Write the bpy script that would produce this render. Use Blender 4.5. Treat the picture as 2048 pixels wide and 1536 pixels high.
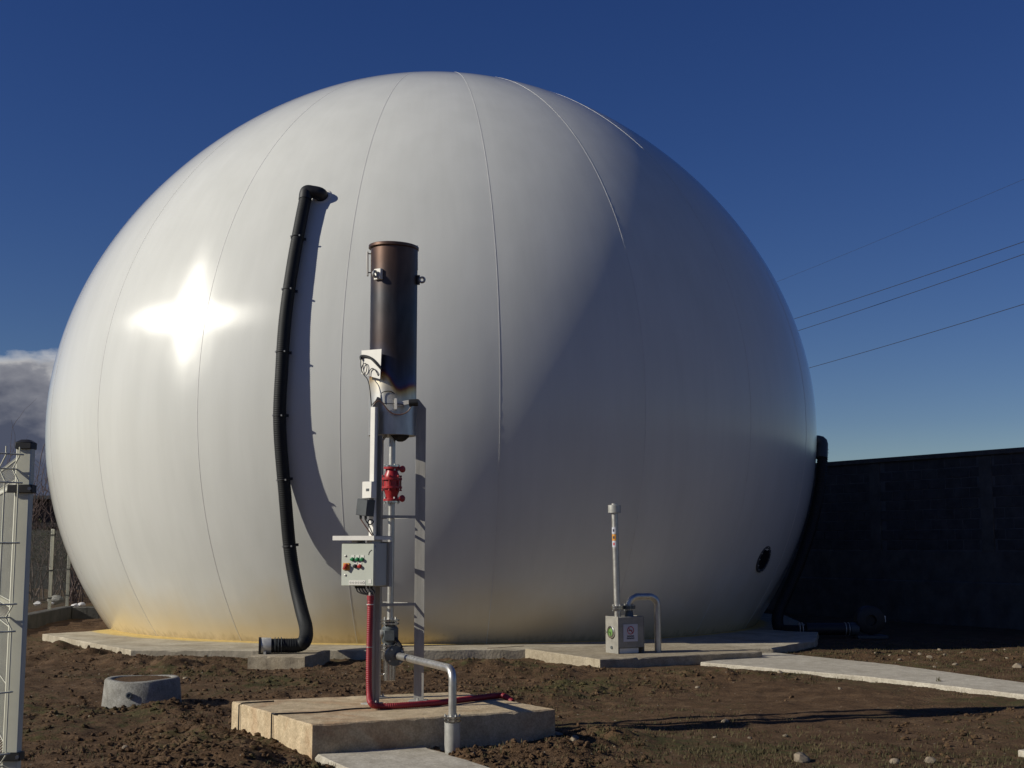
import bpy, bmesh, math, random
import numpy as np
from mathutils import Vector, Matrix, Quaternion
random.seed(7); RNG = np.random.default_rng(11)
for o in list(bpy.data.objects): bpy.data.objects.remove(o)
scene = bpy.context.scene
COL = scene.collection
R = math.radians

# ------------------------------------------------------------------ camera
F = 2600.0; HOR = 1090.0; EYE = 1.55
PITCH = math.atan((HOR - 768.0) / F)
cd = bpy.data.cameras.new('camera'); cam = bpy.data.objects.new('camera', cd); COL.objects.link(cam)
cd.sensor_width = 36.0; cd.lens = 36.0 * F / 2048.0; cd.clip_end = 6000; cd.clip_start = 0.1
cam.location = (0, 0, EYE); cam.rotation_euler = (math.pi / 2 + PITCH, 0, 0)
scene.camera = cam
scene.render.resolution_x = 1024; scene.render.resolution_y = 768

# ------------------------------------------------------------------ light
SUN_EL = R(27.0); SUN_AZ = math.atan2(-0.968, -0.251)      # azimuth measured from +Y towards +X
TO_SUN = Vector((math.cos(SUN_EL) * math.sin(SUN_AZ), math.cos(SUN_EL) * math.cos(SUN_AZ), math.sin(SUN_EL)))
sd = bpy.data.lights.new('sun', 'SUN'); sd.energy = 4.35; sd.angle = R(0.53); sd.color = (1.0, 0.955, 0.84)
so = bpy.data.objects.new('sun', sd); COL.objects.link(so); so.location = (-30, -10, 30)
so.rotation_euler = TO_SUN.to_track_quat('Z', 'Y').to_euler()

world = bpy.data.worlds.new('World'); scene.world = world; world.use_nodes = True
def build_world():
    nt = world.node_tree; N = nt.nodes; L = nt.links; N.clear()
    out = N.new('ShaderNodeOutputWorld'); bg = N.new('ShaderNodeBackground'); bg.inputs[1].default_value = 0.054
    sky = N.new('ShaderNodeTexSky'); sky.sky_type = 'NISHITA'; sky.sun_disc = False
    sky.sun_elevation = SUN_EL; sky.sun_rotation = SUN_AZ; sky.altitude = 600; sky.air_density = 1.0
    sky.dust_density = 0.0; sky.ozone_density = 4.0
    tc = N.new('ShaderNodeTexCoord'); sep = N.new('ShaderNodeSeparateXYZ'); L.new(tc.outputs['Generated'], sep.inputs[0])
    # cumulus banks low over the horizon, all round the compass
    mp = N.new('ShaderNodeMapping'); mp.inputs['Scale'].default_value = (1, 1, 1.9); mp.inputs['Location'].default_value = (1.27, 0.37, 0.0)
    L.new(tc.outputs['Generated'], mp.inputs[0])
    n1 = N.new('ShaderNodeTexNoise'); n1.inputs['Scale'].default_value = 2.1; n1.inputs['Detail'].default_value = 1.0; L.new(mp.outputs[0], n1.inputs[0])
    n2 = N.new('ShaderNodeTexNoise'); n2.inputs['Scale'].default_value = 13; n2.inputs['Detail'].default_value = 8; n2.inputs['Roughness'].default_value = 0.55; L.new(mp.outputs[0], n2.inputs[0])
    # height of the cloud tops follows the broad noise; the fine noise frays the edge
    top = N.new('ShaderNodeMapRange'); top.inputs[1].default_value = 0.47; top.inputs[2].default_value = 0.60
    top.inputs[3].default_value = -0.05; top.inputs[4].default_value = 0.155; L.new(n1.outputs[0], top.inputs[0])
    def math_(op, a, b):
        m = N.new('ShaderNodeMath'); m.operation = op
        for i, v in enumerate((a, b)):
            if isinstance(v, (int, float)): m.inputs[i].default_value = v
            else: L.new(v, m.inputs[i])
        return m.outputs[0]
    fr = math_('MULTIPLY', math_('SUBTRACT', n2.outputs[0], 0.5), 0.16)
    dep = math_('SUBTRACT', math_('ADD', top.outputs[0], fr), sep.outputs[2])     # >0 inside the cloud
    al = N.new('ShaderNodeMapRange'); al.inputs[1].default_value = -0.004; al.inputs[2].default_value = 0.022; L.new(dep, al.inputs[0])
    n3 = N.new('ShaderNodeTexNoise'); n3.inputs['Scale'].default_value = 34; n3.inputs['Detail'].default_value = 6; L.new(mp.outputs[0], n3.inputs[0])
    cr = N.new('ShaderNodeValToRGB'); L.new(math_('ADD', math_('MULTIPLY', dep, 9.0), math_('MULTIPLY', math_('SUBTRACT', n3.outputs[0], 0.5), 0.7)), cr.inputs[0])
    e = cr.color_ramp.elements; e[0].position = 0.0; e[0].color = (12.0, 11.8, 11.5, 1); e[1].position = 0.70; e[1].color = (1.35, 1.55, 2.3, 1)  # cloud shading put into the colour: bright edges and tops, grey depths
    k = cr.color_ramp.elements.new(0.26); k.color = (4.6, 4.7, 5.3, 1)
    hs = N.new('ShaderNodeHueSaturation'); hs.inputs['Hue'].default_value = 0.522; hs.inputs['Saturation'].default_value = 1.23; hs.inputs['Value'].default_value = 0.96; L.new(sky.outputs[0], hs.inputs['Color'])
    hf = N.new('ShaderNodeMapRange'); hf.inputs[1].default_value = 0.005; hf.inputs[2].default_value = 0.09; L.new(sep.outputs[2], hf.inputs[0]); L.new(hf.outputs[0], hs.inputs['Fac'])
    mx = N.new('ShaderNodeMixRGB'); L.new(al.outputs[0], mx.inputs[0]); L.new(hs.outputs[0], mx.inputs[1]); L.new(cr.outputs[0], mx.inputs[2])
    L.new(mx.outputs[0], bg.inputs[0]); L.new(bg.outputs[0], out.inputs[0])
build_world()
vs = scene.view_settings; vs.view_transform = 'Standard'; vs.look = 'None'; vs.gamma = 1.0; vs.exposure = 0.0
vs.use_curve_mapping = False

# ------------------------------------------------------------------ pixel helpers (photo pixel -> direction -> point)
def ray(px, py):
    x = (px - 1024) / F; y = -(py - 768) / F
    return Vector((x, math.cos(PITCH) - y * math.sin(PITCH), math.sin(PITCH) + y * math.cos(PITCH)))
CAM = Vector((0, 0, EYE))
def at_y(px, py, Y): d = ray(px, py); return CAM + d * (Y / d.y)
def at_z(px, py, z=0.0): d = ray(px, py); return CAM + d * ((z - EYE) / d.z)

# ------------------------------------------------------------------ materials
MATS = {}
def mat(name, col, rough=0.6, metal=0.0, var=0.0, vscale=8.0, bump=0.0, bscale=40.0, spec=0.5, col2=None, streak=None, coat=0.0):
    if name in MATS: return MATS[name]
    m = bpy.data.materials.new(name); m.use_nodes = True; nt = m.node_tree; N = nt.nodes; L = nt.links
    b = N['Principled BSDF']; b.inputs['Base Color'].default_value = (*col, 1); b.inputs['Roughness'].default_value = rough
    b.inputs['Metallic'].default_value = metal; b.inputs['Specular IOR Level'].default_value = spec
    geo = N.new('ShaderNodeNewGeometry')
    if var > 0 or col2:
        src = geo.outputs['Position']
        if streak:
            mp = N.new('ShaderNodeMapping'); mp.inputs['Scale'].default_value = streak; L.new(src, mp.inputs[0]); src = mp.outputs[0]
        n = N.new('ShaderNodeTexNoise'); n.inputs['Scale'].default_value = vscale; n.inputs['Detail'].default_value = 7; n.inputs['Roughness'].default_value = 0.62
        L.new(src, n.inputs[0])
        r = N.new('ShaderNodeValToRGB'); L.new(n.outputs[0], r.inputs[0])
        c1 = [c * (1 - var) for c in col]; c2 = list(col2) if col2 else [min(1, c * (1 + var)) for c in col]
        r.color_ramp.elements[0].position = 0.32; r.color_ramp.elements[0].color = (*c1, 1)
        r.color_ramp.elements[1].position = 0.70; r.color_ramp.elements[1].color = (*c2, 1)
        L.new(r.outputs[0], b.inputs['Base Color'])
        rr = N.new('ShaderNodeMapRange'); rr.inputs[3].default_value = max(0.02, rough - 0.08); rr.inputs[4].default_value = min(1, rough + 0.08)
        L.new(n.outputs[0], rr.inputs[0]); L.new(rr.outputs[0], b.inputs['Roughness'])
    if bump > 0:
        n = N.new('ShaderNodeTexNoise'); n.inputs['Scale'].default_value = bscale; n.inputs['Detail'].default_value = 6
        L.new(geo.outputs['Position'], n.inputs[0])
        bp = N.new('ShaderNodeBump'); bp.inputs['Strength'].default_value = 0.6; bp.inputs['Distance'].default_value = bump
        L.new(n.outputs[0], bp.inputs['Height']); L.new(bp.outputs[0], b.inputs['Normal'])
    MATS[name] = m; return m

def concrete(name, c0, c1, stain=None, sc=1.3, bump=.010):
    """cast concrete: broad blotches, stains, sand grain and pin holes"""
    m = bpy.data.materials.new(name); m.use_nodes = True; nt = m.node_tree; N = nt.nodes; L = nt.links
    b = N['Principled BSDF']; b.inputs['Roughness'].default_value = .93; b.inputs['Specular IOR Level'].default_value = .18
    g = N.new('ShaderNodeNewGeometry')
    def noise(s_, d=6, ro=.6, dist=0):
        n = N.new('ShaderNodeTexNoise'); n.inputs['Scale'].default_value = s_; n.inputs['Detail'].default_value = d; n.inputs['Roughness'].default_value = ro; n.inputs['Distortion'].default_value = dist
        L.new(g.outputs['Position'], n.inputs[0]); return n.outputs[0]
    def ramp(src, p0, a, p1, c):
        r = N.new('ShaderNodeValToRGB'); L.new(src, r.inputs[0]); e = r.color_ramp.elements; e[0].position = p0; e[0].color = (*a, 1); e[1].position = p1; e[1].color = (*c, 1); return r.outputs[0]
    def mix(f, a, c, mode='MIX'):
        x = N.new('ShaderNodeMixRGB'); x.blend_type = mode
        for k, v in ((0, f), (1, a), (2, c)):
            if isinstance(v, (int, float)): x.inputs[k].default_value = v
            elif isinstance(v, tuple): x.inputs[k].default_value = (*v, 1)
            else: L.new(v, x.inputs[k])
        return x.outputs[0]
    col = ramp(noise(sc, 8, .66, .4), .30, c0, .70, c1)
    if stain: col = mix(ramp(noise(sc * .8 + .37, 5, .6, .8), .50, (0, 0, 0), .68, (.85, .85, .85)), col, stain)
    col = mix(ramp(noise(7, 7, .7), .36, (.72, .70, .66), .60, (1.08, 1.08, 1.08)), col, col, 'MIX') if False else mix(1.0, col, ramp(noise(9, 7, .72), .34, (.74, .72, .69), .66, (1.12, 1.12, 1.11)), 'MULTIPLY')
    col = mix(1.0, col, ramp(noise(70, 4, .6), .36, (.80, .79, .77), .64, (1.10, 1.10, 1.10)), 'MULTIPLY')
    L.new(col, b.inputs['Base Color'])
    ad = N.new('ShaderNodeMath'); ad.operation = 'MULTIPLY_ADD'; ad.inputs[1].default_value = .45; L.new(noise(60, 5, .7), ad.inputs[0]); L.new(noise(13, 6, .65), ad.inputs[2])
    bp = N.new('ShaderNodeBump'); bp.inputs['Strength'].default_value = .8; bp.inputs['Distance'].default_value = bump; L.new(ad.outputs[0], bp.inputs['Height']); L.new(bp.outputs[0], b.inputs['Normal'])
    MATS[name] = m; return m
C_CONC = concrete('concrete', (.30, .25, .18), (.46, .40, .30))
C_PAD = concrete('concrete_pad', (.50, .40, .26), (.64, .51, .34), (.44, .27, .15), 1.7, .014)
C_PATH = concrete('concrete_path', (.42, .38, .31), (.54, .50, .42), None, 1.0, .006)
C_GREY = concrete('concrete_grey', (.22, .215, .195), (.38, .37, .34), None, 4.0, .010)
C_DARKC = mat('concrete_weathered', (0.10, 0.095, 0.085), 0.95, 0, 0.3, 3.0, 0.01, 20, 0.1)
M_RUB = mat('black_rubber', (0.011, 0.012, 0.013), 0.6, 0, 0.3, 15, 0, 40, 0.3)
M_BLACK = mat('black_plastic', (0.013, 0.013, 0.014), 0.55, 0, 0.2, 20)
M_STEEL = mat('galvanised_steel', (0.48, 0.47, 0.43), 0.42, 0.45, 0.16, 14, 0, 40, 0.5)
M_LEG = mat('brushed_leg_steel', (0.36, 0.345, 0.31), 0.55, 0.12, 0.16, 6, 0, 40, 0.5, None, (6, 6, 0.6))
M_INOX = mat('stainless_steel', (0.60, 0.59, 0.56), 0.22, 1.0, 0.10, 30, 0, 40, 0.5)
M_PIPE = mat('pipe_steel', (0.55, 0.53, 0.48), 0.38, 0.8, 0.15, 18)
M_WHITEP = mat('white_plastic', (0.74, 0.71, 0.64), 0.5, 0, 0.06, 12)
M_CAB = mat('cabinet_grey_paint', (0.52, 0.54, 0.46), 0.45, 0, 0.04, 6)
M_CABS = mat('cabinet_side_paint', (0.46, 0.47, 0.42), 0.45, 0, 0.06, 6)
M_RED = mat('red_paint', (0.36, 0.022, 0.025), 0.38, 0, 0.25, 25)
M_REDH = mat('red_conduit', (0.27, 0.018, 0.025), 0.5, 0, 0.2, 12)
M_GREENB = mat('green_button', (0.02, 0.20, 0.07), 0.4)
M_REDB = mat('red_button', (0.42, 0.03, 0.02), 0.4)
M_ORANGE = mat('orange_yellow', (0.62, 0.27, 0.04), 0.45)
M_WIRE = mat('copper_brown_cable', (0.12, 0.055, 0.035), 0.5)
M_DGREY = mat('dark_grey_paint', (0.055, 0.062, 0.066), 0.5, 0, 0.15, 10)
M_VALVE = mat('cast_valve_grey', (0.11, 0.125, 0.13), 0.45, 0.3, 0.25, 22)
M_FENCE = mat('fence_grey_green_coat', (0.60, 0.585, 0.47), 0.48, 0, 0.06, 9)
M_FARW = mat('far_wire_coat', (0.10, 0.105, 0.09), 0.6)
M_INK = mat('dark_ink', (0.03, 0.03, 0.05), 0.7)
M_SIGNRED = mat('sign_red', (0.45, 0.04, 0.06), 0.6)
M_PAPER = mat('sign_paper', (0.50, 0.50, 0.55), 0.6)
M_GLASSG = mat('green_gauge_glass', (0.14, 0.26, 0.08), 0.12, 0, 0.2, 30)
M_BOX = mat('dull_steel_sheet', (0.27, 0.255, 0.22), 0.55, 0, 0.18, 9)
M_WOOD = mat('weathered_board', (0.10, 0.06, 0.04), 0.85, 0, 0.3, 9)
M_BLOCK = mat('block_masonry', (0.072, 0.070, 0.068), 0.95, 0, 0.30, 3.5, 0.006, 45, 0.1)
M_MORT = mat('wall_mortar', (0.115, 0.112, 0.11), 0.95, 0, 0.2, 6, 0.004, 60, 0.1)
M_STONE = mat('pale_stone', (0.24, 0.195, 0.14), 0.9, 0, 0.3, 12, 0.004, 60, 0.2)
M_LIME = mat('white_rubble', (0.72, 0.70, 0.68), 0.85, 0, 0.2, 6, 0.006, 30, 0.2)
M_TWIG = mat('bare_twigs', (0.11, 0.075, 0.065), 0.85, 0, 0.3, 3)
M_HEDGE = mat('dry_brush', (0.060, 0.042, 0.036), 0.9, 0, 0.4, 1.2, 0, 40, 0.2, (0.05, 0.058, 0.02))
M_GRASS = mat('sparse_grass', (0.060, 0.066, 0.026), 0.8, 0, 0.3, 2.5, 0, 40, 0.2, (0.13, 0.10, 0.05))
M_CABLE = mat('overhead_cable', (0.02, 0.022, 0.03), 0.6)
M_TIMBER = mat('pole_concrete', (0.30, 0.29, 0.27), 0.9, 0, 0.2, 4)
M_SHED = mat('shed_sheeting', (0.030, 0.026, 0.026), 0.8, 0, 0.3, 2)

# ------------------------------------------------------------------ mesh builder
ORIG = {}
def link(o): COL.objects.link(o); return o
def thing(name, label, cat, loc, group=None):
    o = link(bpy.data.objects.new(name, None)); o.location = loc; o.empty_display_size = 0.2
    o['label'] = label; o['category'] = cat
    if group: o['group'] = group
    ORIG[o.name] = Vector(loc); return o
def perp(d):
    d = d.normalized(); a = Vector((0, 0, 1)) if abs(d.z) < 0.9 else Vector((1, 0, 0))
    u = d.cross(a).normalized(); return u, d.cross(u).normalized()
class MB:
    def __init__(s): s.v = []; s.f = []
    def add(s, vs_, fs): k = len(s.v); s.v += [Vector(p) for p in vs_]; s.f += [[i + k for i in f] for f in fs]; return s
    def box(s, c, size, rot=None):
        c = Vector(c); h = [x / 2 for x in size]; M = rot if rot is not None else Matrix.Identity(3)
        vs_ = [c + M @ Vector((x * h[0], y * h[1], z * h[2])) for x in (-1, 1) for y in (-1, 1) for z in (-1, 1)]
        return s.add(vs_, [(0, 1, 3, 2), (4, 6, 7, 5), (0, 4, 5, 1), (2, 3, 7, 6), (0, 2, 6, 4), (1, 5, 7, 3)])
    def cyl(s, a, b, r0, r1=None, n=20, caps=True):
        a = Vector(a); b = Vector(b); r1 = r0 if r1 is None else r1; u, w = perp(b - a); vs_ = []
        for p, r in ((a, r0), (b, r1)):
            for i in range(n): t = 2 * math.pi * i / n; vs_.append(p + (u * math.cos(t) + w * math.sin(t)) * r)
        fs = [(i, (i + 1) % n, n + (i + 1) % n, n + i) for i in range(n)]
        if caps: fs += [tuple(range(n))[::-1], tuple(range(n, 2 * n))]
        return s.add(vs_, fs)
    def tube(s, pts, r, n=10, caps=True):
        pts = [Vector(p) for p in pts]; m = len(pts); rs = r if hasattr(r, '__len__') else [r] * m
        d0 = (pts[1] - pts[0]).normalized(); u, w = perp(d0); vs_ = []
        for i, p in enumerate(pts):
            d = (pts[min(i + 1, m - 1)] - pts[max(i - 1, 0)]).normalized()
            u = (u - d * u.dot(d)).normalized(); w = d.cross(u)
            for k in range(n): t = 2 * math.pi * k / n; vs_.append(p + (u * math.cos(t) + w * math.sin(t)) * rs[i])
        fs = [(i * n + k, i * n + (k + 1) % n, (i + 1) * n + (k + 1) % n, (i + 1) * n + k) for i in range(m - 1) for k in range(n)]
        if caps: fs += [tuple(range(n))[::-1], tuple(range((m - 1) * n, m * n))]
        return s.add(vs_, fs)
    def lathe(s, a, d, prof, n=24, closed=False):
        """prof: (distance along d, radius)"""
        a = Vector(a); d = Vector(d).normalized(); u, w = perp(d); vs_ = []; m = len(prof)
        for h, r in prof:
            for i in range(n): t = 2 * math.pi * i / n; vs_.append(a + d * h + (u * math.cos(t) + w * math.sin(t)) * r)
        fs = [(j * n + i, j * n + (i + 1) % n, (j + 1) * n + (i + 1) % n, (j + 1) * n + i) for j in range(m - 1) for i in range(n)]
        if closed: fs += [((m - 1) * n + i, (m - 1) * n + (i + 1) % n, (i + 1) % n, i) for i in range(n)]
        else: fs += [tuple(range(n))[::-1], tuple(range((m - 1) * n, m * n))]
        return s.add(vs_, fs)
    def prism(s, poly, z0, z1):
        n = len(poly); vs_ = [Vector((x, y, z0)) for x, y in poly] + [Vector((x, y, z1)) for x, y in poly]
        return s.add(vs_, [(i, (i + 1) % n, n + (i + 1) % n, n + i) for i in range(n)] + [tuple(range(n))[::-1], tuple(range(n, 2 * n))])
    def slab(s, p, ex, ey, ez):      # parallelepiped from a corner and three edge vectors
        p, ex, ey, ez = map(Vector, (p, ex, ey, ez))
        vs_ = [p + ex * a + ey * b + ez * c for a in (0, 1) for b in (0, 1) for c in (0, 1)]
        return s.add(vs_, [(0, 1, 3, 2), (4, 6, 7, 5), (0, 4, 5, 1), (2, 3, 7, 6), (0, 2, 6, 4), (1, 5, 7, 3)])
    def mesh(s, name, m, org, bevel=0, angle=44, smooth=True, seg=1):
        me = bpy.data.meshes.new(name); me.from_pydata([tuple(v - org) for v in s.v], [], s.f)
        bm = bmesh.new(); bm.from_mesh(me); bmesh.ops.recalc_face_normals(bm, faces=bm.faces)
        if bevel:
            es = [e for e in bm.edges if len(e.link_faces) == 2 and e.calc_face_angle(0) > R(30)]
            bmesh.ops.bevel(bm, geom=es, offset=bevel, segments=seg, affect='EDGES', profile=0.6)
        for f in bm.faces: f.smooth = smooth
        for e in bm.edges: e.smooth = not (len(e.link_faces) == 2 and e.calc_face_angle(0) > R(angle))
        bm.to_mesh(me); bm.free(); me.materials.append(m); return me
    def build(s, name, m, parent=None, loc=None, **kw):
        org = ORIG[parent.name] if parent else Vector(loc if loc is not None else (0, 0, 0))
        o = link(bpy.data.objects.new(name, s.mesh(name, m, org, **kw)))
        if parent: o.parent = parent
        else: o.location = org
        ORIG[o.name] = org; return o
def tag(o, label, cat, group=None):
    o['label'] = label; o['category'] = cat
    if group: o['group'] = group
    return o
def rz(a): return Matrix.Rotation(a, 3, 'Z')
def spline(pts, n=12):
    pts = [Vector(p) for p in pts]; P = [pts[0] * 2 - pts[1]] + pts + [pts[-1] * 2 - pts[-2]]; out = []
    for i in range(1, len(P) - 2):
        for k in range(n):
            t = k / n; a, b, c, d = P[i - 1:i + 3]
            out.append(0.5 * ((2 * b) + (c - a) * t + (2 * a - 5 * b + 4 * c - d) * t * t + (3 * b - a - 3 * c + d) * t ** 3))
    return out + [pts[-1]]
def resample(pts, step):
    out = [pts[0]]; acc = 0.0
    for a, b in zip(pts, pts[1:]):
        L_ = (b - a).length; t = step - acc
        while t <= L_ and L_ > 0: out.append(a.lerp(b, t / L_)); t += step
        acc = (acc + L_) % step if L_ > 0 else acc
    out.append(pts[-1]); return out
def fillet(pts, r, n=8):
    pts = [Vector(p) for p in pts]; out = [pts[0]]
    for a, b, c in zip(pts, pts[1:], pts[2:]):
        d1 = (a - b).normalized(); d2 = (c - b).normalized(); ang = d1.angle(d2); k = r / math.tan(ang / 2)
        p = b + d1 * k; q = b + d2 * k; cen = b + (d1 + d2).normalized() * (r / math.sin(ang / 2))
        u = p - cen; w = q - cen; tot = u.angle(w); ax = u.cross(w).normalized()
        for i in range(n + 1): out.append(cen + Quaternion(ax, tot * i / n) @ u)
    out.append(pts[-1]); return out
def torus(mb, c, d, r, t, n=24, k=8):
    c = Vector(c); u, w = perp(Vector(d)); pts = [c + (u * math.cos(2 * math.pi * i / n) + w * math.sin(2 * math.pi * i / n)) * r for i in range(n + 1)]
    return mb.tube(pts, t, k, False)

# ------------------------------------------------------------------ numpy value noise
_T = RNG.random((256, 256))
def vnoise(x, y):
    xi = np.floor(x).astype(int); yi = np.floor(y).astype(int); fx = x - xi; fy = y - yi
    fx = fx * fx * (3 - 2 * fx); fy = fy * fy * (3 - 2 * fy)
    g = lambda a, b: _T[a % 256, b % 256]
    return (g(xi, yi) * (1 - fx) + g(xi + 1, yi) * fx) * (1 - fy) + (g(xi, yi + 1) * (1 - fx) + g(xi + 1, yi + 1) * fx) * fy - 0.5
def fbm(x, y, o=4):
    s = 0; a = 1.0
    for i in range(o): s = s + a * vnoise(x + 17.3 * i, y - 9.1 * i); x = x * 2.03; y = y * 2.03; a *= 0.5
    return s

# ------------------------------------------------------------------ site layout (metres)
UA = R(28.0); U = Vector((math.cos(UA), math.sin(UA), 0)); V = Vector((-math.sin(UA), math.cos(UA), 0)); ZV = Vector((0, 0, 1))
PADZ = 0.257; PADB = Vector((-1.444, 9.64, 0)); PADU = 2.01; PADV = 1.67
DC = Vector((-1.454, 25.306, 3.754)); DR = 6.952; SLZ = 0.12
def dome_r(th): return DR * (1 + .0276 * math.cos(2 * th) + .0088 * math.cos(4 * th) - .0055 * math.sin(3 * th))
xy = lambda px, py, z: tuple(at_z(px, py, z))[:2]
SLAB = [xy(85, 1268, .12), xy(262, 1300, .12), xy(700, 1301, .12), xy(1050, 1298, .12), xy(1545, 1296, .12), (4.6, 20.0), (5.2, 22.4), (5.6, 27), (4, 31.5), (-1.5, 33.2), (-6.0, 30.5), (-6.7, 27), (-6.75, 23.2), (-7.05, 22.1)]
VP = Vector((*xy(1200, 1319, .132), 0))           # near corner of the relief valve pad
def quad(p, eu, ev): return [(q.x, q.y) for q in (p, p + eu, p + eu + ev, p + ev)]
PAD_POLY = [xy(625, 1450, PADZ), xy(1110, 1418, PADZ), xy(917, 1383, PADZ), xy(464, 1403, PADZ)]
VPAD_POLY = quad(VP, U * 2.55, V * 1.95)
PATH_A = [xy(1401, 1324, .055), xy(1734, 1353, .055), xy(2048, 1389, .055)]
d_ = Vector(PATH_A[2]) - Vector(PATH_A[0]); d_.normalize(); up_ = [xy(2048, 1365, .055), xy(1794, 1330, .055), xy(1540, 1304, .055)]
PATH_A = PATH_A + [tuple(Vector(PATH_A[2]) + d_ * 4.5), tuple(Vector(up_[0]) + d_ * 4.5)] + up_
PATH_B = quad(PADB + U * 0.02 - V * 5.0, U * 0.86, V * 4.99)
PATH_C = quad(Vector((*xy(2036, 1500, .03), 0)) - V * 3.5, U * 3.0, V * 3.5)
HPL_POLY = [(-3.35, 16.78), (-2.61, 16.68), (-2.44, 17.75), (-3.2, 17.85)]
RING = Vector((-3.62, 13.0, 0))
def inpoly(x, y, poly, grow=0.0):
    n = len(poly); cx = sum(p[0] for p in poly) / n; cy = sum(p[1] for p in poly) / n
    res = np.zeros(x.shape, bool); j = n - 1
    P = [(p[0] + (p[0] - cx) * grow, p[1] + (p[1] - cy) * grow) for p in poly]
    for i in range(n):
        xi, yi = P[i]; xj, yj = P[j]
        c = ((yi > y) != (yj > y)) & (x < (xj - xi) * (y - yi) / (yj - yi + 1e-12) + xi); res ^= c; j = i
    return res
MOUNDS = [(-4.4, 16.7, .14, .55, .45), (-3.6, 16.2, .10, .6, .25), (-2.75, 10.75, .10, .35, .7), (-2.1, 9.75, .06, .35, .6), (.75, 10.6, .13, .35, .55), (.35, 9.6, .09, .45, .35),
          (-0.1, 9.55, .08, .4, .3), (-1.9, 9.3, .06, .5, .5), (-0.2, 9.0, .05, .6, .5), (-2.2, 10.2, .06, .4, .5), (-3.1, 12.35, .10, .35, .3), (-4.0, 12.3, .07, .3, .25), (0.6, 15.9, .10, .9, .3), (-0.8, 16.9, .09, 1.1, .4), (-2.0, 16.2, .08, .5, .35),
          (2.4, 15.6, .09, .8, .35), (-6.2, 17.6, .09, .9, .45), (-5.0, 17.2, .10, .5, .3), (-0.4, 13.3, .08, .9, .5), (-2.0, 13.6, .08, .8, .5), (4.9, 12.1, .05, .6, .4), (-6.75, 19.5, .12, .35, .5), (-6.0, 18.4, .13, .4, .4), (-5.2, 17.75, .10, .6, .25), (-3.9, 17.6, .09, .6, .25), (6.8, 17.8, .10, 2.5, 1.0), (-2.4, 14.9, .07, .9, .4), (.7, 14.4, .07, 1.2, .5)]
def ground_z(x, y):
    x = np.asarray(x, float); y = np.asarray(y, float)
    near = np.clip((45 - np.hypot(x, y)) / 15, 0, 1)
    rough = (0.40 - .14 * np.clip(x - .3, 0, 1)) + (0.85 - .45 * np.clip(x - .3, 0, 1)) * np.clip(fbm(x * .35 + 3, y * .35, 2) + .35 + .25 * (x < 1), 0, 1)
    z = 0.035 * fbm(x * .5, y * .5, 3) + near * rough * (0.055 * fbm(x * 2.1 + 5, y * 1.7, 3) + 0.028 * np.maximum(fbm(x * 7 + 1, y * 6, 3), -0.25) + 0.012 * fbm(x * 21, y * 19, 2))
    for mx, my, a, sx, sy in MOUNDS:
        e = np.exp(-((x - mx) / sx) ** 2 - ((y - my) / sy) ** 2); z = z + a * e * (0.75 + 0.9 * fbm(x * 5 + mx, y * 5, 3))
    # wheel rut / trench lines left of the pad
    z = z - 0.09 * np.exp(-((y - 10.75 - 0.04 * (x + 4)) / .07) ** 2) * (x < -2.6) - 0.09 * np.exp(-((y - 12.75 - .05 * (x + 4)) / .06) ** 2) * (x < -4.0)
    cut = np.zeros(x.shape, bool)
    for p, g in ((PAD_POLY, -.05), (SLAB, -.02), (VPAD_POLY, -.05), (HPL_POLY, -.12)): cut |= inpoly(x, y, p, g)
    z = np.where(cut, -0.12, z)
    cut = np.zeros(x.shape, bool)
    for p in (PATH_A, PATH_B, PATH_C): cut |= inpoly(x, y, p, -.02)
    z = np.where(cut, -0.06, z)
    z = np.where(np.hypot(x - RING.x, y - RING.y) < 0.30, 0.252 + 0.20 * z, z)
    return z
def gz(x, y): return float(ground_z(np.array([x]), np.array([y]))[0])

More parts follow.
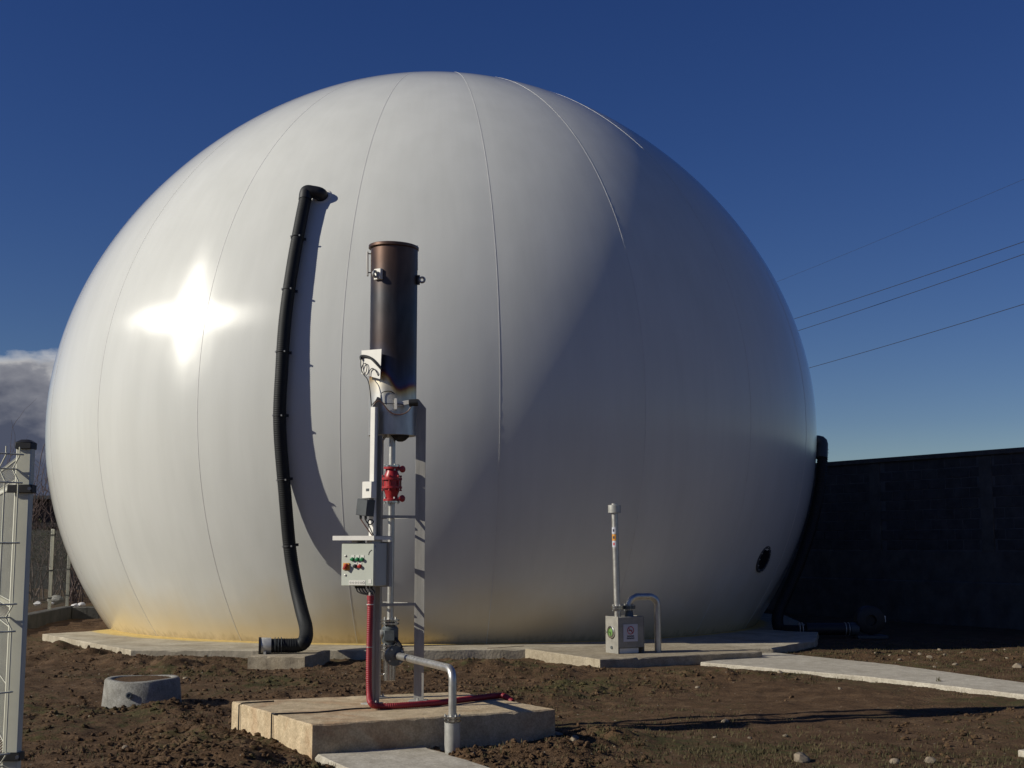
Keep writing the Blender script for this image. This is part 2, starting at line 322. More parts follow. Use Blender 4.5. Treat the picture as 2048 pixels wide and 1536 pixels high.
# ------------------------------------------------------------------ ground sheet
def axis(segs, lo, hi):
    a = []
    for s0, s1, st in segs: a += list(np.arange(s0, s1, st))
    a.append(segs[-1][1]); st = segs[-1][2]; x = a[-1]
    while x < hi: st *= 1.35; x += st; a.append(x)
    st = segs[0][2]; x = a[0]; pre = []
    while x > lo: st *= 1.35; x -= st; pre.append(x)
    return np.array(pre[::-1] + a)
def soil_material():
    m = bpy.data.materials.new('soil'); m.use_nodes = True; nt = m.node_tree; N = nt.nodes; L = nt.links
    b = N['Principled BSDF']; b.inputs['Roughness'].default_value = 0.95; b.inputs['Specular IOR Level'].default_value = 0.12
    g = N.new('ShaderNodeNewGeometry')
    def noise(sc, det=6, ro=.6):
        n = N.new('ShaderNodeTexNoise'); n.inputs['Scale'].default_value = sc; n.inputs['Detail'].default_value = det; n.inputs['Roughness'].default_value = ro
        L.new(g.outputs['Position'], n.inputs[0]); return n
    def ramp(src, stops):
        r = N.new('ShaderNodeValToRGB'); L.new(src, r.inputs[0]); e = r.color_ramp.elements
        e[0].position, e[0].color = stops[0][0], (*stops[0][1], 1); e[1].position, e[1].color = stops[-1][0], (*stops[-1][1], 1)
        for p, c in stops[1:-1]: k = e.new(p); k.color = (*c, 1)
        return r.outputs[0]
    def mix(f, a, c):
        x = N.new('ShaderNodeMixRGB'); L.new(f, x.inputs[0])
        for i, v in ((1, a), (2, c)):
            if isinstance(v, tuple): x.inputs[i].default_value = (*v, 1)
            else: L.new(v, x.inputs[i])
        return x.outputs[0]
    base = ramp(noise(3.2, 8, .68).outputs[0], [(.28, (.062, .038, .021)), (.5, (.108, .066, .037)), (.72, (.170, .112, .066))])
    fine = ramp(noise(55, 4, .6).outputs[0], [(.35, (.62, .62, .62)), (.68, (1.35, 1.32, 1.28))])
    mu = N.new('ShaderNodeMixRGB'); mu.blend_type = 'MULTIPLY'; mu.inputs[0].default_value = 1; L.new(base, mu.inputs[1]); L.new(fine, mu.inputs[2])
    # green weeds, more of them away from the dug soil round the pads
    gm = noise(.55, 3, .5); gm2 = noise(9, 5, .7)
    ad = N.new('ShaderNodeMath'); ad.operation = 'ADD'; L.new(gm.outputs[0], ad.inputs[0]); L.new(gm2.outputs[0], ad.inputs[1])
    f1 = N.new('ShaderNodeMapRange'); f1.inputs[1].default_value = 1.04; f1.inputs[2].default_value = 1.22; f1.inputs[4].default_value = .75; L.new(ad.outputs[0], f1.inputs[0])
    c = mix(f1.outputs[0], mu.outputs[0], (.065, .068, .026))
    # pale grit
    vo = N.new('ShaderNodeTexVoronoi'); vo.inputs['Scale'].default_value = 26; L.new(g.outputs['Position'], vo.inputs[0])
    sel = N.new('ShaderNodeSeparateColor'); L.new(vo.outputs['Color'], sel.inputs[0])
    k1 = N.new('ShaderNodeMath'); k1.operation = 'GREATER_THAN'; k1.inputs[1].default_value = .965; L.new(sel.outputs[0], k1.inputs[0])
    k2 = N.new('ShaderNodeMath'); k2.operation = 'LESS_THAN'; k2.inputs[1].default_value = .22; L.new(vo.outputs['Distance'], k2.inputs[0])
    k3 = N.new('ShaderNodeMath'); k3.operation = 'MULTIPLY'; L.new(k1.outputs[0], k3.inputs[0]); L.new(k2.outputs[0], k3.inputs[1])
    c = mix(k3.outputs[0], c, (.30, .26, .20))
    L.new(c, b.inputs['Base Color'])
    bn = noise(38, 8, .7); bp = N.new('ShaderNodeBump'); bp.inputs['Strength'].default_value = .9; bp.inputs['Distance'].default_value = .022
    L.new(bn.outputs[0], bp.inputs['Height']); L.new(bp.outputs[0], b.inputs['Normal'])
    return m
M_SOIL = soil_material()
def grid_mesh(name, xs, ys, zf, m):
    X, Y = np.meshgrid(xs, ys); Z = zf(X, Y); nx, ny = len(xs), len(ys)
    co = np.stack([X, Y, Z], -1).reshape(-1, 3)
    i = np.arange((ny - 1) * (nx - 1)); r, c = i // (nx - 1), i % (nx - 1); a = r * nx + c
    return np_mesh(name, co, np.stack([a, a + 1, a + nx + 1, a + nx], -1), m)
def np_mesh(name, co, fa, m, smooth=True):
    me = bpy.data.meshes.new(name); k = fa.shape[1]
    me.vertices.add(len(co)); me.vertices.foreach_set('co', np.ascontiguousarray(co, dtype=np.float32).ravel())
    me.loops.add(fa.size); me.loops.foreach_set('vertex_index', np.ascontiguousarray(fa, dtype=np.int32).ravel())
    me.polygons.add(len(fa)); me.polygons.foreach_set('loop_start', np.arange(0, fa.size, k, dtype=np.int32))
    me.update(calc_edges=True)
    me.polygons.foreach_set('use_smooth', np.full(len(fa), smooth)); me.materials.append(m); me.validate(); return me
xs = axis([(-9.6, -5, .06), (-5, 5, .028), (5, 9, .05)], -2500, 2500)
ys = axis([(8.4, 13.5, .03), (13.5, 18.5, .045), (18.5, 30, .16)], -300, 3500)
go = link(bpy.data.objects.new('ground', grid_mesh('ground', xs, ys, ground_z, M_SOIL))); go['kind'] = 'structure'

# concrete apron under the holder, with a yellow-brown stain ring round the membrane foot
def apron_material():
    m = bpy.data.materials.new('apron_concrete'); m.use_nodes = True; nt = m.node_tree; N = nt.nodes; L = nt.links
    b = N['Principled BSDF']; b.inputs['Roughness'].default_value = .9; b.inputs['Specular IOR Level'].default_value = .2
    g = N.new('ShaderNodeNewGeometry'); n = N.new('ShaderNodeTexNoise'); n.inputs['Scale'].default_value = 2.5; n.inputs['Detail'].default_value = 8; L.new(g.outputs['Position'], n.inputs[0])
    r = N.new('ShaderNodeValToRGB'); L.new(n.outputs[0], r.inputs[0]); r.color_ramp.elements[0].position = .3; r.color_ramp.elements[0].color = (.33, .28, .20, 1); r.color_ramp.elements[1].position = .7; r.color_ramp.elements[1].color = (.52, .46, .35, 1)
    s = N.new('ShaderNodeVectorMath'); s.operation = 'SUBTRACT'; s.inputs[1].default_value = (DC.x - .15, DC.y + .12, 0); L.new(g.outputs['Position'], s.inputs[0])
    mz = N.new('ShaderNodeVectorMath'); mz.operation = 'MULTIPLY'; mz.inputs[1].default_value = (1, 1, 0); L.new(s.outputs[0], mz.inputs[0])
    ln = N.new('ShaderNodeVectorMath'); ln.operation = 'LENGTH'; L.new(mz.outputs[0], ln.inputs[0])
    w = N.new('ShaderNodeMath'); w.operation = 'MULTIPLY_ADD'; w.inputs[1].default_value = .25; L.new(n.outputs[0], w.inputs[0]); L.new(ln.outputs['Value'], w.inputs[2])
    mr = N.new('ShaderNodeMapRange'); mr.inputs[1].default_value = 6.58; mr.inputs[2].default_value = 6.46; L.new(w.outputs[0], mr.inputs[0])
    mx = N.new('ShaderNodeMixRGB'); mx.inputs[2].default_value = (.62, .46, .17, 1); L.new(mr.outputs[0], mx.inputs[0]); L.new(r.outputs[0], mx.inputs[1])
    n5 = N.new('ShaderNodeTexNoise'); n5.inputs['Scale'].default_value = 11; n5.inputs['Detail'].default_value = 8; n5.inputs['Roughness'].default_value = .72; L.new(g.outputs['Position'], n5.inputs[0])
    r5 = N.new('ShaderNodeMapRange'); r5.inputs[1].default_value = .3; r5.inputs[2].default_value = .7; r5.inputs[3].default_value = .68; r5.inputs[4].default_value = 1.14; L.new(n5.outputs[0], r5.inputs[0])
    m5 = N.new('ShaderNodeMixRGB'); m5.blend_type = 'MULTIPLY'; m5.inputs[0].default_value = 1; L.new(mx.outputs[0], m5.inputs[1]); L.new(r5.outputs[0], m5.inputs[2]); L.new(m5.outputs[0], b.inputs['Base Color'])
    n3 = N.new('ShaderNodeTexNoise'); n3.inputs['Scale'].default_value = 30; n3.inputs['Detail'].default_value = 6; L.new(g.outputs['Position'], n3.inputs[0])
    bp = N.new('ShaderNodeBump'); bp.inputs['Distance'].default_value = .006; L.new(n3.outputs[0], bp.inputs['Height']); L.new(bp.outputs[0], b.inputs['Normal'])
    return m
def rough_slab(name, poly, z0, z1, m, amp=0.018, step=.09, seed=0, parent=None, loc=None, chip=.012):
    """cast slab: subdivided outline with an uneven, chipped arris"""
    rnd = random.Random(seed); pts = []
    for (x0, y0), (x1, y1) in zip(poly, poly[1:] + poly[:1]):
        n = max(1, int(math.hypot(x1 - x0, y1 - y0) / step)); nx, ny = (y1 - y0), -(x1 - x0); l = math.hypot(nx, ny)
        for k in range(n):
            t = k / n; j = (rnd.random() - .5) * amp if k else 0
            pts.append((x0 + (x1 - x0) * t + nx / l * j, y0 + (y1 - y0) * t + ny / l * j, nx / l, ny / l))
    n = len(pts); mb = MB(); ch = [chip * (.4 + rnd.random() * (2.2 if rnd.random() < .15 else .8)) for _ in pts]
    vs_ = [(x, y, z0) for x, y, _, _ in pts] + [(x, y, z1 - ch[i]) for i, (x, y, _, _) in enumerate(pts)] + [(x - a * ch[i], y - b * ch[i], z1 + rnd.uniform(-.001, .001)) for i, (x, y, a, b) in enumerate(pts)]
    fs = [(i, (i + 1) % n, n + (i + 1) % n, n + i) for i in range(n)] + [(n + i, n + (i + 1) % n, 2 * n + (i + 1) % n, 2 * n + i) for i in range(n)] + [tuple(range(2 * n, 3 * n))]
    return mb.add(vs_, fs).build(name, m, parent, loc, angle=25)
ap = rough_slab('concrete_apron', SLAB, -.3, SLZ, apron_material(), .03, .15, 3); ap['kind'] = 'structure'
for nm, pl, z, sd_ in (('concrete_path', PATH_A, .055, 5), ('concrete_path', PATH_B, .05, 6), ('concrete_path', PATH_C, .03, 8)):
    o = rough_slab(nm, pl, -.2, z, C_PATH, .02, .12, sd_); o['kind'] = 'structure'

tag(rough_slab('concrete_pad', PAD_POLY, -.15, PADZ, C_PAD, .012, .06, 1, None, PADB), 'thick tan concrete pad carrying the gas flare', 'concrete pad')
tag(rough_slab('concrete_pad', VPAD_POLY, -.15, SLZ + .012, C_CONC, .02, .07, 2, None, VP), 'flat concrete pad under the relief valve box, joined to the path', 'concrete pad')
tag(rough_slab('concrete_block', HPL_POLY, -.15, .150, C_CONC, .02, .06, 4, None, (-2.9, 16.9, 0)), 'small concrete plinth under the open end of the black hose', 'concrete block')
# cast ring (shaft collar) half filled with soil
mb = MB().lathe(RING + ZV * -.1, (0, 0, 1), [(0, .385), (.1, .378), (.34, .356), (.352, .346), (.358, .335), (.356, .285), (.34, .275), (0, .275)], 48, True)
for v in mb.v: v += Vector((.003 * math.sin(v.x * 23), .003 * math.sin(v.y * 31), .007 * math.sin(v.x * 9)))
cr_ = thing('concrete_ring', 'low grey concrete shaft ring filled with soil', 'concrete ring', RING)
mb.build('ring_wall', C_GREY, cr_, angle=70)
MB().lathe(RING + Vector((-.02, -.372, .13)), (0.05, -1, 0.05), [(0, .032), (.012, .03), (.014, .018), (.004, .012)], 14).build('lifting_hole', M_VALVE, cr_)

# ------------------------------------------------------------------ gas holder
def membrane_material():
    m = bpy.data.materials.new('white_membrane'); m.use_nodes = True; nt = m.node_tree; N = nt.nodes; L = nt.links; N.clear()
    out = N.new('ShaderNodeOutputMaterial'); g = N.new('ShaderNodeNewGeometry')
    sep = N.new('ShaderNodeSeparateXYZ'); L.new(g.outputs['Position'], sep.inputs[0])
    mp = N.new('ShaderNodeMapping'); mp.inputs['Scale'].default_value = (1.6, 1.6, .22); L.new(g.outputs['Position'], mp.inputs[0])
    n = N.new('ShaderNodeTexNoise'); n.inputs['Scale'].default_value = 1.5; n.inputs['Detail'].default_value = 6; L.new(mp.outputs[0], n.inputs[0])
    r = N.new('ShaderNodeValToRGB'); L.new(n.outputs[0], r.inputs[0]); r.color_ramp.elements[0].position = .25; r.color_ramp.elements[0].color = (.645, .645, .60, 1); r.color_ramp.elements[1].position = .75; r.color_ramp.elements[1].color = (.70, .70, .655, 1)
    # splash stain of yellow soil along the foot
    n2 = N.new('ShaderNodeTexNoise'); n2.inputs['Scale'].default_value = .9; n2.inputs['Detail'].default_value = 5; L.new(g.outputs['Position'], n2.inputs[0])
    w = N.new('ShaderNodeMath'); w.operation = 'MULTIPLY_ADD'; w.inputs[1].default_value = -1.1; L.new(n2.outputs[0], w.inputs[0]); L.new(sep.outputs[2], w.inputs[2])
    mr = N.new('ShaderNodeMapRange'); mr.inputs[1].default_value = .62; mr.inputs[2].default_value = -.45; mr.inputs[3].default_value = 0; mr.inputs[4].default_value = .62; mr.interpolation_type = 'SMOOTHSTEP'; L.new(w.outputs[0], mr.inputs[0])
    mx = N.new('ShaderNodeMixRGB'); mx.inputs[2].default_value = (.60, .46, .22, 1); L.new(mr.outputs[0], mx.inputs[0]); L.new(r.outputs[0], mx.inputs[1])
    # mildew specks in the last hand's breadth above the slab
    n4 = N.new('ShaderNodeTexNoise'); n4.inputs['Scale'].default_value = 9; n4.inputs['Detail'].default_value = 6; L.new(mp.outputs[0], n4.inputs[0])
    w2 = N.new('ShaderNodeMath'); w2.operation = 'MULTIPLY_ADD'; w2.inputs[1].default_value = -.35; L.new(n4.outputs[0], w2.inputs[0]); L.new(sep.outputs[2], w2.inputs[2])
    mr2 = N.new('ShaderNodeMapRange'); mr2.inputs[1].default_value = .05; mr2.inputs[2].default_value = -.10; mr2.inputs[4].default_value = .4; L.new(w2.outputs[0], mr2.inputs[0])
    mx2 = N.new('ShaderNodeMixRGB'); mx2.inputs[2].default_value = (.16, .12, .06, 1); L.new(mr2.outputs[0], mx2.inputs[0]); L.new(mx.outputs[0], mx2.inputs[1])
    # gore-to-gore tone and faint rain streaks that follow the meridians
    oi = N.new('ShaderNodeObjectInfo'); om = N.new('ShaderNodeMapRange'); om.inputs[3].default_value = .965; om.inputs[4].default_value = 1.015; L.new(oi.outputs['Random'], om.inputs[0])
    sb = N.new('ShaderNodeVectorMath'); sb.operation = 'SUBTRACT'; sb.inputs[1].default_value = tuple(DC); L.new(g.outputs['Position'], sb.inputs[0])
    sp3 = N.new('ShaderNodeSeparateXYZ'); L.new(sb.outputs[0], sp3.inputs[0])
    at = N.new('ShaderNodeMath'); at.operation = 'ARCTAN2'; L.new(sp3.outputs[0], at.inputs[0]); ng = N.new('ShaderNodeMath'); ng.operation = 'MULTIPLY'; ng.inputs[1].default_value = -1; L.new(sp3.outputs[1], ng.inputs[0]); L.new(ng.outputs[0], at.inputs[1])
    cmb = N.new('ShaderNodeCombineXYZ'); L.new(at.outputs[0], cmb.inputs[0]); L.new(sp3.outputs[2], cmb.inputs[1])
    ms = N.new('ShaderNodeMapping'); ms.inputs['Scale'].default_value = (26, .35, 1); L.new(cmb.outputs[0], ms.inputs[0])
    ns = N.new('ShaderNodeTexNoise'); ns.inputs['Scale'].default_value = 1.6; ns.inputs['Detail'].default_value = 8; ns.inputs['Roughness'].default_value = .68; L.new(ms.outputs[0], ns.inputs[0])
    rs_ = N.new('ShaderNodeMapRange'); rs_.inputs[1].default_value = .3; rs_.inputs[2].default_value = .7; rs_.inputs[3].default_value = .972; rs_.inputs[4].default_value = 1.012; L.new(ns.outputs[0], rs_.inputs[0])
    mt = N.new('ShaderNodeMath'); mt.operation = 'MULTIPLY'; L.new(om.outputs[0], mt.inputs[0]); L.new(rs_.outputs[0], mt.inputs[1])
    mg = N.new('ShaderNodeMixRGB'); mg.blend_type = 'MULTIPLY'; mg.inputs[0].default_value = 1; L.new(mx2.outputs[0], mg.inputs[1]); L.new(mt.outputs[0], mg.inputs[2])
    d = N.new('ShaderNodeBsdfDiffuse'); L.new(mg.outputs[0], d.inputs[0])
    # slow ripples of the inflated skin
    nb_ = N.new('ShaderNodeTexNoise'); nb_.inputs['Scale'].default_value = .55; nb_.inputs['Detail'].default_value = 3; L.new(g.outputs['Position'], nb_.inputs[0])
    bpp = N.new('ShaderNodeBump'); bpp.inputs['Strength'].default_value = .5; bpp.inputs['Distance'].default_value = .025; L.new(nb_.outputs[0], bpp.inputs['Height'])
    # faint woven grain under the coating
    nw = N.new('ShaderNodeTexNoise'); nw.inputs['Scale'].default_value = 90; nw.inputs['Detail'].default_value = 1; L.new(g.outputs['Position'], nw.inputs[0])
    bw2 = N.new('ShaderNodeBump'); bw2.inputs['Strength'].default_value = 1; bw2.inputs['Distance'].default_value = .0012; L.new(nw.outputs[0], bw2.inputs['Height']); L.new(bpp.outputs[0], bw2.inputs['Normal']); L.new(bw2.outputs[0], d.inputs['Normal'])
    # fabric weave: highlights stretched along warp and along weft
    cx = N.new('ShaderNodeVectorMath'); cx.operation = 'CROSS_PRODUCT'; cx.inputs[0].default_value = (0, 0, 1); L.new(g.outputs['Normal'], cx.inputs[1])
    def gl(rot, rough, an):
        s = N.new('ShaderNodeBsdfAnisotropic'); s.distribution = 'BECKMANN'; s.inputs['Roughness'].default_value = rough; s.inputs['Anisotropy'].default_value = an; s.inputs['Rotation'].default_value = rot
        s.inputs['Color'].default_value = (1, 1, 1, 1); L.new(cx.outputs[0], s.inputs['Tangent']); L.new(bpp.outputs[0], s.inputs['Normal']); return s
    a1, a2, a3 = gl(0, .262, .47), gl(.25, .262, .47), gl(0, .36, 0)
    ma = N.new('ShaderNodeMixShader'); ma.inputs[0].default_value = .5; L.new(a1.outputs[0], ma.inputs[1]); L.new(a2.outputs[0], ma.inputs[2])
    fr = N.new('ShaderNodeFresnel'); fr.inputs['IOR'].default_value = 1.38
    mm = N.new('ShaderNodeMixShader'); L.new(fr.outputs[0], mm.inputs[0]); L.new(d.outputs[0], mm.inputs[1])
    mi = N.new('ShaderNodeMixShader'); mi.inputs[0].default_value = .22; L.new(ma.outputs[0], mi.inputs[1]); L.new(a3.outputs[0], mi.inputs[2]); L.new(mi.outputs[0], mm.inputs[2])
    L.new(mm.outputs[0], out.inputs[0]); return m
M_MEM = membrane_material()
M_SEAM = mat('weld_seam', (.61, .60, .57), .5, 0, .1, 6)
def dome_pt(phi, th, off=0.0):
    """phi: 0 faces the camera, + to the right; th: elevation angle from the centre"""
    r = dome_r(th) + off; c = math.cos(th)
    return DC + Vector((r * c * math.sin(phi), -r * c * math.cos(phi), r * math.sin(th)))
TH0 = -0.49
for _ in range(60): TH0 += (SLZ - .02 - dome_pt(0, TH0).z) / 6.0
def hit_dome(px, py):
    d = ray(px, py).normalized(); lo = None; t = 10.0
    f = lambda t: (lambda q: q.length - dome_r(math.asin(max(-1, min(1, q.z / max(q.length, 1e-6))))))(CAM + d * t - DC)
    while t < 27 and f(t) > 0: t += .05
    if t >= 27: return None
    a, b = t - .05, t
    for _ in range(30):
        c = (a + b) / 2
        if f(c) > 0: a = c
        else: b = c
    return CAM + d * a
gh = thing('gas_holder', 'huge white double membrane gas holder dome with yellow stained foot', 'gas holder', (DC.x, DC.y, SLZ))
NG = 20; PH0 = R(-7.7)
for k in range(NG):
    a0 = PH0 + k * 2 * math.pi / NG; a1 = a0 + 2 * math.pi / NG; nu, nv = 14, 72; mb = MB()
    vs_ = []
    for j in range(nv + 1):
        th = TH0 + (math.pi / 2 - .02 - TH0) * j / nv
        for i in range(nu + 1):
            t = i / nu; vs_.append(dome_pt(a0 + (a1 - a0) * t, th, .004 * (1 - (2 * t - 1) ** 4) * math.cos(th)))
    mb.add(vs_, [(j * (nu + 1) + i, j * (nu + 1) + i + 1, (j + 1) * (nu + 1) + i + 1, (j + 1) * (nu + 1) + i) for j in range(nv) for i in range(nu)])
    gp = mb.build('gore_panel', M_MEM, gh, angle=180)
    # welded lap along the gore's edge
    sm = MB(); vs_ = []
    for j in range(nv + 1):
        th = TH0 + (math.pi / 2 - .02 - TH0) * j / nv; c = max(math.cos(th), .05) * DR; w = .0048
        for da, off in ((-w * 1.1, -.004), (-w, .0025), (w, .0025), (w * 1.1, -.004)): vs_.append(dome_pt(a0 + da / c, th, off))
    sm.add(vs_, [(j * 4 + i, j * 4 + i + 1, (j + 1) * 4 + i + 1, (j + 1) * 4 + i) for j in range(nv) for i in range(3)])
    sm.build('seam', M_SEAM, gp, angle=30)
mb = MB(); mb.lathe(DC + Vector((0, 0, dome_r(math.pi / 2) - .02)), (0, 0, 1), [(0, .30), (.03, .29), (.045, .2), (.05, .01)], 32).build('crown_disc', M_MEM, gh)
RB = math.hypot(dome_pt(0, TH0).x - DC.x, dome_pt(0, TH0).y - DC.y)
MB().lathe((DC.x, DC.y, SLZ - .01), (0, 0, 1), [(0, RB + .012), (.03, RB + .012), (.035, RB + .0), (.035, RB - .06), (0, RB - .06)], 160, True).build('shadow_gap_ring', M_BLACK, gh)  # black ring added to stand for the shadow gap at the membrane foot
# round sight window low on the right
wp = hit_dome(1527, 1118); wn = (wp - DC).normalized()
MB().lathe(wp - wn * .02, wn, [(0, .235), (.03, .235), (.035, .228), (.035, .185), (.02, .178), (0, .178)], 40, True).build('window_rim', M_DGREY, gh)
wpn = MB().lathe(wp - wn * .01, wn, [(0, .18), (.02, .18)], 40).build('window_pane', mat('dark_pane', (.012, .014, .018), .1), gh)
for k in range(12):
    u, w = perp(wn); a = 2 * math.pi * k / 12; q = wp + (u * math.cos(a) + w * math.sin(a)) * .207
    MB().cyl(q + wn * .01, q + wn * .03, .010, n=6).build('bolt', M_STEEL, gh)

# ------------------------------------------------------------------ air hoses
def corrugated(path, r, pitch=.042, amp=.006, n=18):
    p = resample(path, pitch / 4); rs = [r + amp * math.cos(i * math.pi / 2) for i in range(len(p))]
    return MB().tube(p, rs, n)
HR = .091
# front hose: clings to the membrane down to the belly, then swings out to the plinth
pix = [(607, 452), (591, 540), (577, 640), (570, 740), (566, 850)]
front = []
for px, py in pix:
    q = hit_dome(px, py); nn = (q - DC).normalized(); front.append(q + nn * (HR + .02))
q0 = hit_dome(644, 394); n0 = (q0 - DC).normalized()
hose_top = hit_dome(619, 400); hose_top = hose_top + (hose_top - DC).normalized() * (HR + .05)
Yb = 17.25
def off_dome(px, py, gap):
    q = hit_dome(px, py); return at_y(px, py, q.y - gap)
lower = [off_dome(570, 990, .15), off_dome(580, 1100, .26), off_dome(591.5, 1170, .50), off_dome(603, 1220, .88), off_dome(612, 1256, 1.38)]
bottom = [at_y(610, 1280, Yb + .05), at_y(597, 1290, Yb - .01), at_y(561, 1291, Yb - .05), at_y(536, 1291.5, Yb - .08)]
path = spline([hose_top + Vector((.0, 0, -.02))] + front + lower + bottom, 14)
ah = thing('air_hose', 'black corrugated air hose hanging down the sunlit side of the dome to the plinth', 'air hose', (bottom[-1].x, bottom[-1].y, .125), 'air hoses of the dome')
corrugated(path, HR, .030, .0020).build('hose', M_RUB, ah, angle=80)
el = spline([hose_top + (front[0] - hose_top).normalized() * .12, hose_top + Vector((.005, 0, .03)), hose_top.lerp(q0, .45) + n0 * .04 + Vector((0, 0, .025)), q0 + n0 * .07, q0 - n0 * .03], 8)
MB().tube(el, HR + .006, 18).build('elbow', M_BLACK, ah, angle=60)
MB().lathe(q0 - n0 * .02, n0, [(0, .145), (.03, .145), (.035, .135), (.035, .10), (0, .10)], 28, True).build('flange', M_WHITEP, ah)
e1, e0 = bottom[-1], bottom[-2]; dd = (e1 - e0).normalized()
MB().lathe(e1 - dd * .04, dd, [(0, .103), (.13, .108), (.135, .104), (.135, .092), (0, .09)], 28, True).build('end_collar', M_STEEL, ah)
MB().lathe(e1 + dd * .09, dd, [(0, .112), (.03, .112), (.03, .092), (0, .092)], 28, True).build('end_rim', M_BLACK, ah)
MB().lathe(e1 + dd * .03, dd, [(0, .088), (.01, .088)], 28).build('end_screen', M_DGREY, ah)
MB().box(e1 + dd * .02 + Vector((0, -.02, -.09)), (.03, .2, .05)).build('foot_bracket', M_STEEL, ah)
for s in (-.09, -.13, -.17):
    torus(MB(), e1 + dd * s, dd, .106, .005, 24, 6).build('clamp_ring', M_DGREY, ah)
def strap(mbs, p, d, r, nrm):
    torus(mbs, p, d, r + .004, .006, 20, 6)
plen = resample(path, .02)
for (px, py) in ((601, 478), (588, 583), (573, 705), (567, 830), (566, 960), (583, 1092)):
    best = min(range(1, len(plen) - 1), key=lambda i: ((lambda d: abs(1024 + F * d.x / (d.y * math.cos(PITCH) + d.z * math.sin(PITCH)) - px) + abs(768 - F * (-d.y * math.sin(PITCH) + d.z * math.cos(PITCH)) / (d.y * math.cos(PITCH) + d.z * math.sin(PITCH)) - py))(plen[i] - CAM)))
    p = plen[best]; d = (plen[best + 1] - plen[best - 1]).normalized(); mbs = MB(); strap(mbs, p, d, HR, None)
    st = mbs.build('strap', M_BLACK, ah)
    sx = Vector((1, 0, 0)); sx = (sx - d * sx.dot(d)).normalized(); fy = d.cross(sx)
    if fy.y > 0: fy = -fy
    for a in (-1.0, .42):
        q = p + (sx * math.sin(a) + fy * math.cos(a)) * (HR + .012)
        MB().box(q, (.018, .018, .022)).build('buckle', M_STEEL, st)
    q = p + sx * (HR + .02); MB().box(q, (.035, .02, .04)).build('clip', M_BLACK, st)
# hose on the shaded side
sp = [at_y(1645, 893, 23.9), at_y(1644, 930, 23.8), at_y(1638, 985, 23.7), at_y(1624, 1050, 23.5), at_y(1603, 1115, 23.2), at_y(1577, 1178, 22.9), at_y(1556, 1228, 22.6), at_y(1560, 1258, 22.4), at_y(1590, 1262, 22.1), at_y(1616, 1262, 22.0)]
BLY = 22.0
ah2 = thing('air_hose', 'black corrugated air hose on the shaded flank of the dome leading to the blower', 'air hose', (sp[-1].x, sp[-1].y, SLZ), 'air hoses of the dome')
corrugated(spline(sp, 10), .095).build('hose', M_RUB, ah2, angle=80)
eo = at_y(1626, 882, 24.0)
MB().tube(fillet([eo + Vector((-.45, .05, 0)), at_y(1645, 882, 23.92), sp[1] + Vector((0, 0, .12))], .06, 3), .105, 16).build('elbow', M_DGREY, ah2, angle=40)
for k in (0, .06): torus(MB(), sp[0] + Vector((0, 0, -.06 - k)), (0, 0, 1), .104, .006, 20, 6).build('clamp_ring', M_STEEL, ah2)
# blower
bz = SLZ
bl = thing('blower', 'black air blower with round fan housing on the shaded ground by the wall', 'blower', (at_y(1740, 1262, BLY).x, BLY, 0))
fc = at_y(1739, 1240, BLY)
MB().lathe(fc + Vector((0, .11, 0)), (0, -1, 0), [(0, .16), (.02, .235), (.2, .235), (.22, .2), (.225, .09), (.16, .085)], 32).build('fan_housing', M_BLACK, bl)
MB().lathe(fc + Vector((0, .32, 0)), (0, -1, 0), [(0, .07), (.02, .1), (.2, .1), (.22, .09)], 20).build('motor', M_DGREY, bl)
pa, pb = at_y(1612, 1258, BLY), at_y(1716, 1258, BLY)
MB().cyl(pa, pb, .1, n=20).build('duct', M_BLACK, bl)
for px in (1598, 1604, 1690, 1697): q = at_y(px, 1258, BLY); torus(MB(), q, (1, 0, 0), .106, .007, 20, 6).build('clamp_ring', M_STEEL, bl)
MB().cyl(at_y(1700, 1258, BLY), at_y(1716, 1258, BLY), .109, n=20).build('coupling', M_DGREY, bl)
MB().box((fc.x, BLY, fc.z - .27), (.5, .4, .05)).build('base_frame', M_DGREY, bl, bevel=.006)
for sx in (-.2, .2): MB().box((fc.x + sx, BLY, (fc.z - .3) / 2 - .03), (.06, .3, fc.z - .28 + .06)).build('foot', M_DGREY, bl)
MB().box(fc + Vector((.24, -.03, .02)), (.03, .06, .1)).build('terminal_cover', M_WHITEP, bl)

